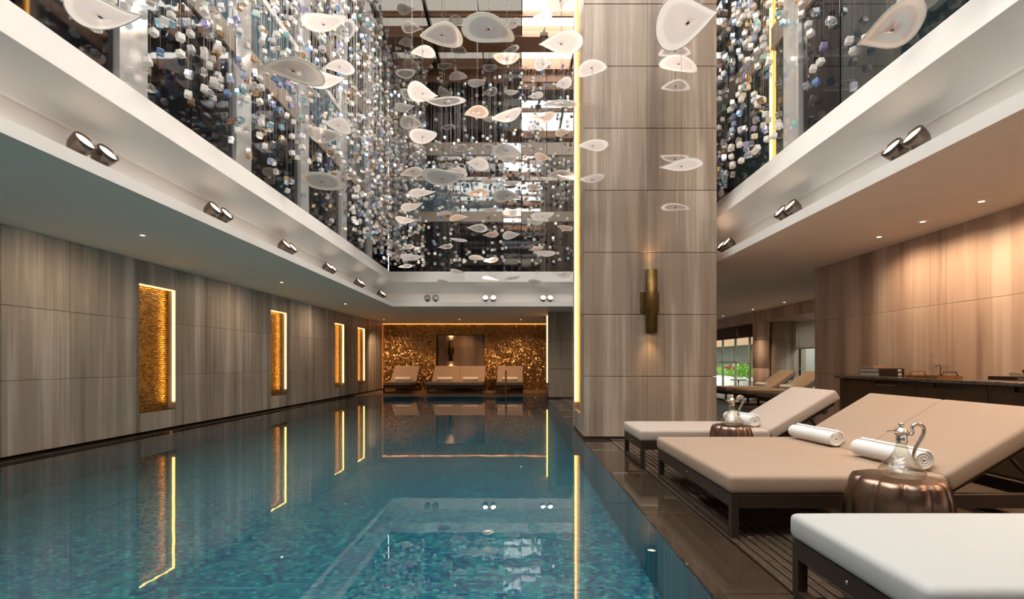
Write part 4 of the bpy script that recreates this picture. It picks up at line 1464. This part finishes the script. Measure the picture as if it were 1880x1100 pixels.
# ================================================================ HANGING DISCS
# (px, py, width, height, outline, curve, roll, tone) read off the photograph, hung at real distances
D = [
    (594, 43, 84, 38, 'o', 'u', 0, 'w'), (630, 56, 47, 34, 'l', '-', 10, 't'), (539, 128, 120, 46, 'l', 'd', -13, 'g'), (624, 122, 57, 27, 'l', 'd', -12, 'w'),
    (595, 148, 72, 32, 'r', 'u', -5, 'w'), (622, 229, 51, 28, 'l', 'd', -14, 'w'), (594, 250, 62, 31, 'o', 'u', -4, 'g'), (185, 28, 146, 60, 'r', 'u', -14, 'w'),
    (591, 333, 82, 34, 'o', '-', -7, 'g'), (627, 325, 43, 16, 'r', '-', -12, 'w'),
    (744, 18, 31, 19, 'r', 'u', -5, 'w'), (756, 51, 39, 20, 'r', '-', -5, 't'), (744, 77, 25, 17, 'l', 'd', -5, 'w'), (777, 94, 46, 23, 'l', 'd', -5, 'w'),
    (756, 118, 33, 18, 'r', 'd', -5, 'b'), (744, 136, 37, 20, 'o', 'u', -3, 't'), (811, 63, 78, 46, 'l', 'd', -3, 'g'), (897, 52, 98, 62, 'o', 'd', -6, 'g'),
    (840, 37, 32, 18, 'r', 'd', -5, 't'), (842, 91, 30, 16, 'o', 'd', 0, 't'), (817, 122, 28, 13, 'o', 'u', 4, 't'), (841, 139, 33, 18, 'o', 'd', 0, 'w'),
    (930, 108, 49, 25, 'o', 'u', 0, 'b'), (938, 91, 31, 12, 'l', '-', 18, 't'), (945, 42, 22, 20, 'o', '-', 20, 'w'), (900, 125, 27, 15, 'o', 'u', 5, 't'),
    (1028, 1, 56, 40, 'r', 'u', 15, 'w'), (997, 32, 37, 21, 'l', 'u', 5, 'w'), (1030, 79, 81, 42, 'l', '-', 3, 'w'), (997, 117, 35, 22, 'r', '-', 8, 'w'),
    (1086, 124, 56, 33, 'o', 'd', 10, 'w'), (875, 153, 33, 17, 'o', 'u', 3, 'w'), (753, 176, 38, 23, 'o', 'u', -18, 't'), (776, 171, 57, 33, 'r', '-', -13, 'w'),
    (817, 170, 27, 15, 'r', '-', -8, 'w'), (816, 187, 78, 18, 'l', 'u', 4, 't'), (743, 198, 36, 16, 'r', 'u', -3, 'w'), (756, 225, 43, 24, 'r', 'd', -5, 'g'),
    (743, 245, 30, 16, 'l', 'd', -3, 'w'), (776, 251, 51, 31, 'o', 'u', -3, 'w'), (821, 234, 22, 9, 'l', 'u', 5, 't'), (875, 205, 45, 24, 'l', 'd', -2, 'b'),
    (900, 169, 27, 15, 'l', '-', 10, 't'), (939, 170, 26, 11, 'o', 'u', 0, 'w'), (983, 176, 30, 12, 'l', '-', 10, 'w'), (1034, 153, 32, 20, 'l', '-', 10, 'w'),
    (1031, 190, 66, 13, 'l', 'd', -3, 'g'), (931, 214, 58, 23, 'l', 'u', 11, 'w'), (898, 219, 24, 10, 'l', '-', 8, 'w'), (996, 216, 45, 19, 'l', 'u', 3, 'b'),
    (983, 234, 27, 12, 'o', 'd', 0, 't'), (1034, 243, 30, 12, 'r', '-', 6, 'b'), (842, 272, 30, 13, 'l', 'u', 3, 't'), (897, 270, 23, 12, 'o', '-', -5, 't'),
    (930, 277, 54, 28, 'o', 'd', -5, 'g'), (934, 293, 30, 13, 'o', 'u', 4, 'w'), (740, 312, 26, 13, 'l', 'd', -5, 'b'), (757, 316, 44, 18, 'l', 'd', 5, 'g'),
    (812, 327, 76, 33, 'o', 'u', -5, 'g'), (842, 315, 34, 16, 'l', 'd', -8, 'w'), (818, 303, 29, 8, 'l', '-', -3, 't'), (876, 301, 43, 22, 'l', '-', -3, 'w'),
    (775, 354, 51, 13, 'r', '-', 2, 'w'), (743, 362, 25, 8, 'l', 'u', -3, 'b'), (756, 380, 41, 14, 'r', 'u', 7, 'w'), (877, 354, 42, 15, 'l', 'd', 6, 'b'),
    (899, 333, 31, 9, 'r', '-', -3, 'w'), (817, 391, 27, 8, 'o', 'd', 0, 'w'), (842, 399, 34, 10, 'r', 'd', 4, 'b'), (900, 386, 31, 8, 'l', 'u', 6, 'w'),
    (930, 359, 50, 22, 'r', 'd', 2, 'g'), (940, 337, 27, 9, 'o', 'u', 0, 'w'), (997, 289, 33, 13, 'r', '-', -5, 'b'), (983, 299, 22, 9, 'o', 'u', -3, 'w'),
    (1032, 321, 55, 18, 'l', 'd', -6, 'g'), (983, 344, 26, 10, 'r', '-', 0, 'b'), (940, 392, 36, 14, 'o', 'u', 0, 'w'), (996, 398, 43, 17, 'o', 'u', 7, 'w'),
    (982, 408, 31, 11, 'l', 'u', -6, 'w'), (744, 405, 37, 12, 'r', 'u', -4, 'w'), (876, 419, 38, 14, 'l', '-', -3, 't'), (901, 431, 29, 10, 'l', '-', 2, 'b'),
    (939, 432, 32, 13, 'r', '-', 3, 'w'), (842, 441, 32, 6, 'l', 'u', -6, 'w'), (745, 454, 31, 9, 'l', '-', 9, 'w'), (818, 453, 27, 8, 'l', '-', 4, 't'),
    (757, 473, 45, 11, 'r', 'u', 0, 'w'), (876, 473, 31, 10, 'o', 'd', -3, 'w'), (901, 478, 28, 9, 'l', '-', 6, 'b'), (984, 457, 28, 8, 'l', '-', 9, 'b'),
    (1000, 466, 40, 11, 'l', 'u', -3, 'w'), (744, 489, 27, 6, 'l', '-', 2, 't'), (1037, 419, 30, 10, 'l', 'u', -8, 'b'), (842, 499, 31, 6, 'r', '-', -6, 'w'),
    (817, 518, 30, 7, 'r', '-', -6, 'w'), (900, 511, 29, 5, 'r', 'd', -10, 'b'), (939, 511, 32, 6, 'l', '-', 5, 'w'), (984, 519, 30, 11, 'r', '-', 3, 'w'),
    (1035, 505, 30, 11, 'l', 'u', 4, 't'),
    (1262, 40, 124, 86, 'r', '-', 14, 'w'), (1239, 93, 60, 25, 'o', 'd', 0, 't'), (1246, 116, 71, 35, 'o', 'd', -6, 'w'), (1240, 157, 53, 22, 'l', 'd', 6, 't'),
    (1088, 267, 58, 20, 'l', '-', -3, 'w'), (1239, 291, 53, 14, 'o', 'u', 3, 't'), (1251, 304, 81, 21, 'l', '-', 9, 'w'), (1087, 329, 49, 15, 'l', 'u', 8, 'w'),
    (1240, 380, 53, 14, 'o', 'd', 0, 't'), (1637, 53, 140, 76, 'l', '-', 24, 'g'),
]
TONE = {'w': 'pearly white', 't': 'smoky translucent', 'g': 'grey iridescent', 'b': 'warm lit'}
ORD = ['first', 'second', 'third', 'fourth', 'fifth', 'sixth', 'seventh', 'eighth', 'ninth', 'tenth', 'eleventh', 'twelfth', 'thirteenth']


def shape_word(d):
    if d[4] in 'lr' and d[5] == '-':
        return 'teardrop'
    if d[5] == 'd':
        return 'domed'
    if d[5] == 'u':
        return 'bowl shaped'
    return 'oval'


labels = {}
left = sorted([d for d in D if d[0] < 700], key=lambda d: d[1])
for i, d in enumerate(left):
    labels[d] = '%s %s disc, %s highest of those before the left crystal curtain' % (TONE[d[7]], shape_word(d), ORD[i])
right = sorted([d for d in D if d[0] > 1055], key=lambda d: d[1])
for i, d in enumerate(right):
    if d[0] > 1500:
        labels[d] = 'large grey iridescent disc alone before the right crystal curtain'
    else:
        labels[d] = '%s %s disc, %s highest of those before the stone pillar' % (TONE[d[7]], shape_word(d), ORD[i])
mid = sorted([d for d in D if 700 <= d[0] <= 1055], key=lambda d: d[1])
nt_ = 12
per = math.ceil(len(mid) / nt_)
for tr_ in range(nt_):
    row = sorted(mid[tr_ * per:(tr_ + 1) * per], key=lambda d: d[0])
    for i, d in enumerate(row):
        labels[d] = '%s %s disc, %s from left in the %s tier down of hanging discs' % (TONE[d[7]], shape_word(d), ORD[i], ORD[tr_])


def make_disc(d):
    px, py, w, h, outl, curve, roll, tone = d
    Y = 0.42 * F / w
    Y = min(Y, 11.9)
    te = (VY - py) / F
    Y = min(Y, (ROOF - 0.35 - CH) / te)
    if px > 1055 and px < 1320:
        Y = min(Y, 6.15)
    Y = max(Y, 2.3)
    c = at(px, py, Y)
    S = w * Y / F
    dep = 0.80
    asp = h / w / dep
    if curve in 'ud':
        asp *= 0.95
    e = math.atan(te)
    q = min(0.97, asp / math.sqrt(1 + te * te))
    a = e - math.asin(q)
    tip = {'l': -1, 'r': 1, 'o': RND.choice([-1, 1])}[outl]
    k = 0.95 if (outl != 'o' and curve == '-') else (0.72 if outl != 'o' else 0.28)
    cv_ = {'u': 0.13, 'd': -0.13, '-': 0.0}[curve] * h / max(h, 1) * min(1.0, (h / w) * 2.0)
    curl = RND.uniform(-0.10, 0.10)
    # local axes
    rr = math.radians(roll)
    ax = Vector((math.cos(rr), 0, math.sin(rr)))
    ay = Vector(((px - VX) / F * math.cos(a), math.cos(a), math.sin(a)))
    az = ax.cross(ay).normalized()
    if az.z < 0:
        az = -az
    R_, SEG = 7, 36
    off = 0.10 * tip * (1 if k > 0.5 else 0.3)

    def pt(t, u):
        ex = math.cos(t)
        f_ = 1 - k * (max(0.0, (1 + ex * tip) / 2)) ** 1.7
        x = ex * u
        yv = math.sin(t) * u * dep * f_ * (1.0 / (1 - 0.30 * k) if k > 0.5 else 1.0)
        z = cv_ * (x * x) + curl * (x ** 3) * 0.8 - 0.06 * math.exp(-(u / 0.16) ** 2) * (0.6) + 0.04 * x * yv
        return ax * ((x - 0) * S / 2) + ay * (yv * S / 2) + az * (z * S / 2 * 1.6)

    verts, faces, rad = [pt(0, 0.0)], [], [0.0]
    us = [0.08, 0.18, 0.35, 0.55, 0.74, 0.88, 1.0]
    for u in us:
        for i in range(SEG):
            verts.append(pt(2 * PI * i / SEG, u))
            rad.append(u)
    for i in range(SEG):
        faces.append((0, 1 + i, 1 + (i + 1) % SEG))
    for r in range(R_ - 1):
        for i in range(SEG):
            j = (i + 1) % SEG
            faces.append((1 + r * SEG + i, 1 + (r + 1) * SEG + i, 1 + (r + 1) * SEG + j, 1 + r * SEG + j))
    mb = MB().add(verts, faces, True)
    me = mb.mesh('hanging_disc')
    at_ = me.attributes.new('rad', 'FLOAT', 'POINT')
    at_.data.foreach_set('value', rad)
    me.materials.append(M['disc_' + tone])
    root = thing('hanging_disc', labels[d], 'glass disc', c, 0, 'glass discs hung in the atrium')
    link('disc_sheet', me, root)
    ring = [verts[1 + (R_ - 1) * SEG + i] for i in range(SEG)] + [verts[1 + (R_ - 1) * SEG]]
    MB().tube(ring, 0.0032, 6, cap=False).build('rim', 'rim', root)
    MB().lathe([(0.0, -0.014), (0.010, -0.012), (0.013, 0.002), (0.005, 0.014)], 10).build('ferrule', 'frame', root)
    MB().tube([(0, 0, 0.0), (0, 0, ROOF - c.z + 0.02)], 0.0016, 4).build('wire', 'wire', root)
    return root


for d in D:
    make_disc(d)

# ================================================================ CRYSTAL CUBE CURTAINS
cubes = []       # (x, y, z, rz, tilt, kind, side)
strings = []


def kind_pick():
    r = RND.random()
    return 'cube_white' if r < 0.44 else 'cube_clear' if r < 0.74 else 'cube_blue' if r < 0.91 else 'cube_amber'


def dens_left(y, z):
    w = 0.55 + 0.45 * math.sin(y * 1.5 + 0.6 * math.sin(z * 1.3)) * math.cos(z * 0.9 + y * 0.4)
    if y > 9.0:
        w += 0.45
    return w


def curtain(n_str, per_str, fx, zlo, zhi, dens, side):
    for _ in range(n_str):
        x_, y_ = fx()
        zz = []
        for _ in range(per_str):
            z_ = RND.uniform(zlo, zhi)
            if RND.random() < dens(y_, z_):
                zz.append(z_)
        if not zz:
            continue
        strings.append((x_, y_, min(zz) - 0.05))
        for z_ in zz:
            cubes.append((x_, y_, z_, RND.uniform(0, PI), RND.uniform(-0.25, 0.25), kind_pick(), side))


curtain(480, 7, lambda: (RND.uniform(-3.36, -2.80), 2.4 + 10.1 * RND.random()), 3.50, 8.55, dens_left, 'left')
curtain(150, 7, lambda: (RND.uniform(-3.3, -2.3), RND.uniform(11.2, 12.7)), 3.55, 8.55, lambda y, z: 0.8, 'left')
curtain(300, 4, lambda: (RND.uniform(-2.6, 2.9), RND.uniform(11.9, 12.72)), 3.55, 8.5, lambda y, z: 0.62 + 0.35 * math.sin(z * 2.2 + 1), 'far')
curtain(290, 6, lambda: (RND.uniform(2.72, 3.0), RND.uniform(2.7, 8.0)), 3.50, 8.5, lambda y, z: 0.55 + 0.4 * math.sin(y * 1.8 + z * 0.7), 'right')
curtain(90, 6, lambda: (RND.uniform(2.4, 2.98), RND.uniform(8.0, 12.5)), 3.5, 8.5, lambda y, z: 0.6, 'right')

CE = 0.058


def seen(c):
    x_, y_, z_ = c[:3]
    if y_ < 1:
        return 0
    px = VX + x_ / y_ * F
    py = VY - (z_ - CH) / y_ * F
    if not (4 < px < 1876 and 4 < py < 520):
        return 0
    if 1056 < px < 1316 and y_ > 6.5:
        return 0
    return CE * F / y_


order = sorted(range(len(cubes)), key=lambda i: -seen(cubes[i]))
near = set([i for i in order[:300] if seen(cubes[i]) > 0])


def cube_geo(s):
    b = s * 0.10
    bm = bmesh.new()
    bmesh.ops.create_cube(bm, size=s)
    bmesh.ops.bevel(bm, geom=list(bm.edges), offset=b, segments=1, affect='EDGES')
    bm.verts.index_update()
    v = [tuple(q.co) for q in bm.verts]
    f = [[q.index for q in ff_.verts] for ff_ in bm.faces]
    bm.free()
    return v, f


cv0, cf0 = cube_geo(CE)
cmesh = {}
KN = {'cube_white': 'frosted white glass cube', 'cube_clear': 'clear crystal cube', 'cube_blue': 'iridescent blue glass cube', 'cube_amber': 'amber crystal cube'}
SN = {'left': 'on the left crystal curtain', 'far': 'on the far crystal curtain', 'right': 'on the right crystal curtain'}
for kname in KN:
    me = MB().add(cv0, cf0).mesh('crystal_cube')
    me.materials.append(M[kname])
    cmesh[kname] = me
def ordinal(n):
    ones = ['', 'first', 'second', 'third', 'fourth', 'fifth', 'sixth', 'seventh', 'eighth', 'ninth', 'tenth', 'eleventh', 'twelfth', 'thirteenth',
            'fourteenth', 'fifteenth', 'sixteenth', 'seventeenth', 'eighteenth', 'nineteenth', 'twentieth']
    if n <= 20:
        return ones[n]
    tens = {2: 'twenty', 3: 'thirty', 4: 'forty', 5: 'fifty', 6: 'sixty'}
    return tens[n // 10] + '-' + ones[n % 10] if n % 10 else {3: 'thirtieth', 4: 'fortieth', 5: 'fiftieth', 6: 'sixtieth'}[n // 10]


bays = {}
for i in near:
    x_, y_, z_, rz_, ti, kd, side = cubes[i]
    LL = LY if side != 'right' else [3.76, 5.40, 7.0]
    b_ = min(range(len(LL)), key=lambda q: abs(LL[q] - y_))
    bays.setdefault((kd, side, b_), []).append((z_, i))
clabel = {}
for (kd, side, b_), lst in bays.items():
    lst.sort()
    nm_ = (['nearest', 'middle', 'farthest'] if side == 'right' else ordn)[b_]
    for q, (z_, i) in enumerate(lst):
        clabel[i] = '%s, %s from bottom of its kind above %s %s spotlight pair' % (KN[kd], ordinal(q + 1), nm_, side)
for i in sorted(near):
    x_, y_, z_, rz_, ti, kd, side = cubes[i]
    o = bpy.data.objects.new('crystal_cube', cmesh[kd])
    o.location = (x_, y_, z_)
    o.rotation_euler = (ti, ti * 0.7, rz_)
    tag(o, clabel[i], 'glass cube', '%ss %s' % (KN[kd], SN[side]))
    COL.objects.link(o)
V0 = [(0.5 * CE * a, 0.5 * CE * b, 0.5 * CE * c) for a in (-1, 1) for b in (-1, 1) for c in (-1, 1)]
F0 = [(0, 1, 3, 2), (4, 6, 7, 5), (0, 4, 5, 1), (2, 3, 7, 6), (0, 2, 6, 4), (1, 5, 7, 3)]
vs2, fs2, mi = [], [], []
kinds = list(KN)
for i, c in enumerate(cubes):
    if i in near:
        continue
    x_, y_, z_, rz_, ti, kd, side = c
    mm = Matrix.Translation((x_, y_, z_)) @ Matrix.Rotation(rz_, 4, 'Z') @ Matrix.Rotation(ti, 4, 'X')
    o0 = len(vs2)
    vs2 += [tuple(mm @ Vector(v)) for v in V0]
    for f in F0:
        fs2.append([q + o0 for q in f])
        mi.append(kinds.index(kd))
me = bpy.data.meshes.new('crystal_curtain')
me.from_pydata(vs2, [], fs2)
for kname in kinds:
    me.materials.append(M[kname])
me.polygons.foreach_set('material_index', mi)
me.update()
o = link('crystal_curtain', me)
tag(o, 'countless smaller glass cubes of the curtains farther up the atrium walls', 'crystal curtain', None, 'stuff')
st = MB()
for x_, y_, z_ in strings:
    r = 0.0011
    vv = [(x_ + r * math.cos(q), y_ + r * math.sin(q), zz) for zz in (z_, ROOF) for q in (0, 2.09, 4.19)]
    st.add(vv, [(0, 1, 4, 3), (1, 2, 5, 4), (2, 0, 3, 5)])
o = st.build('curtain_wires', 'wire')
tag(o, 'fine upright wires that carry the glass cubes', 'wires', None, 'stuff')
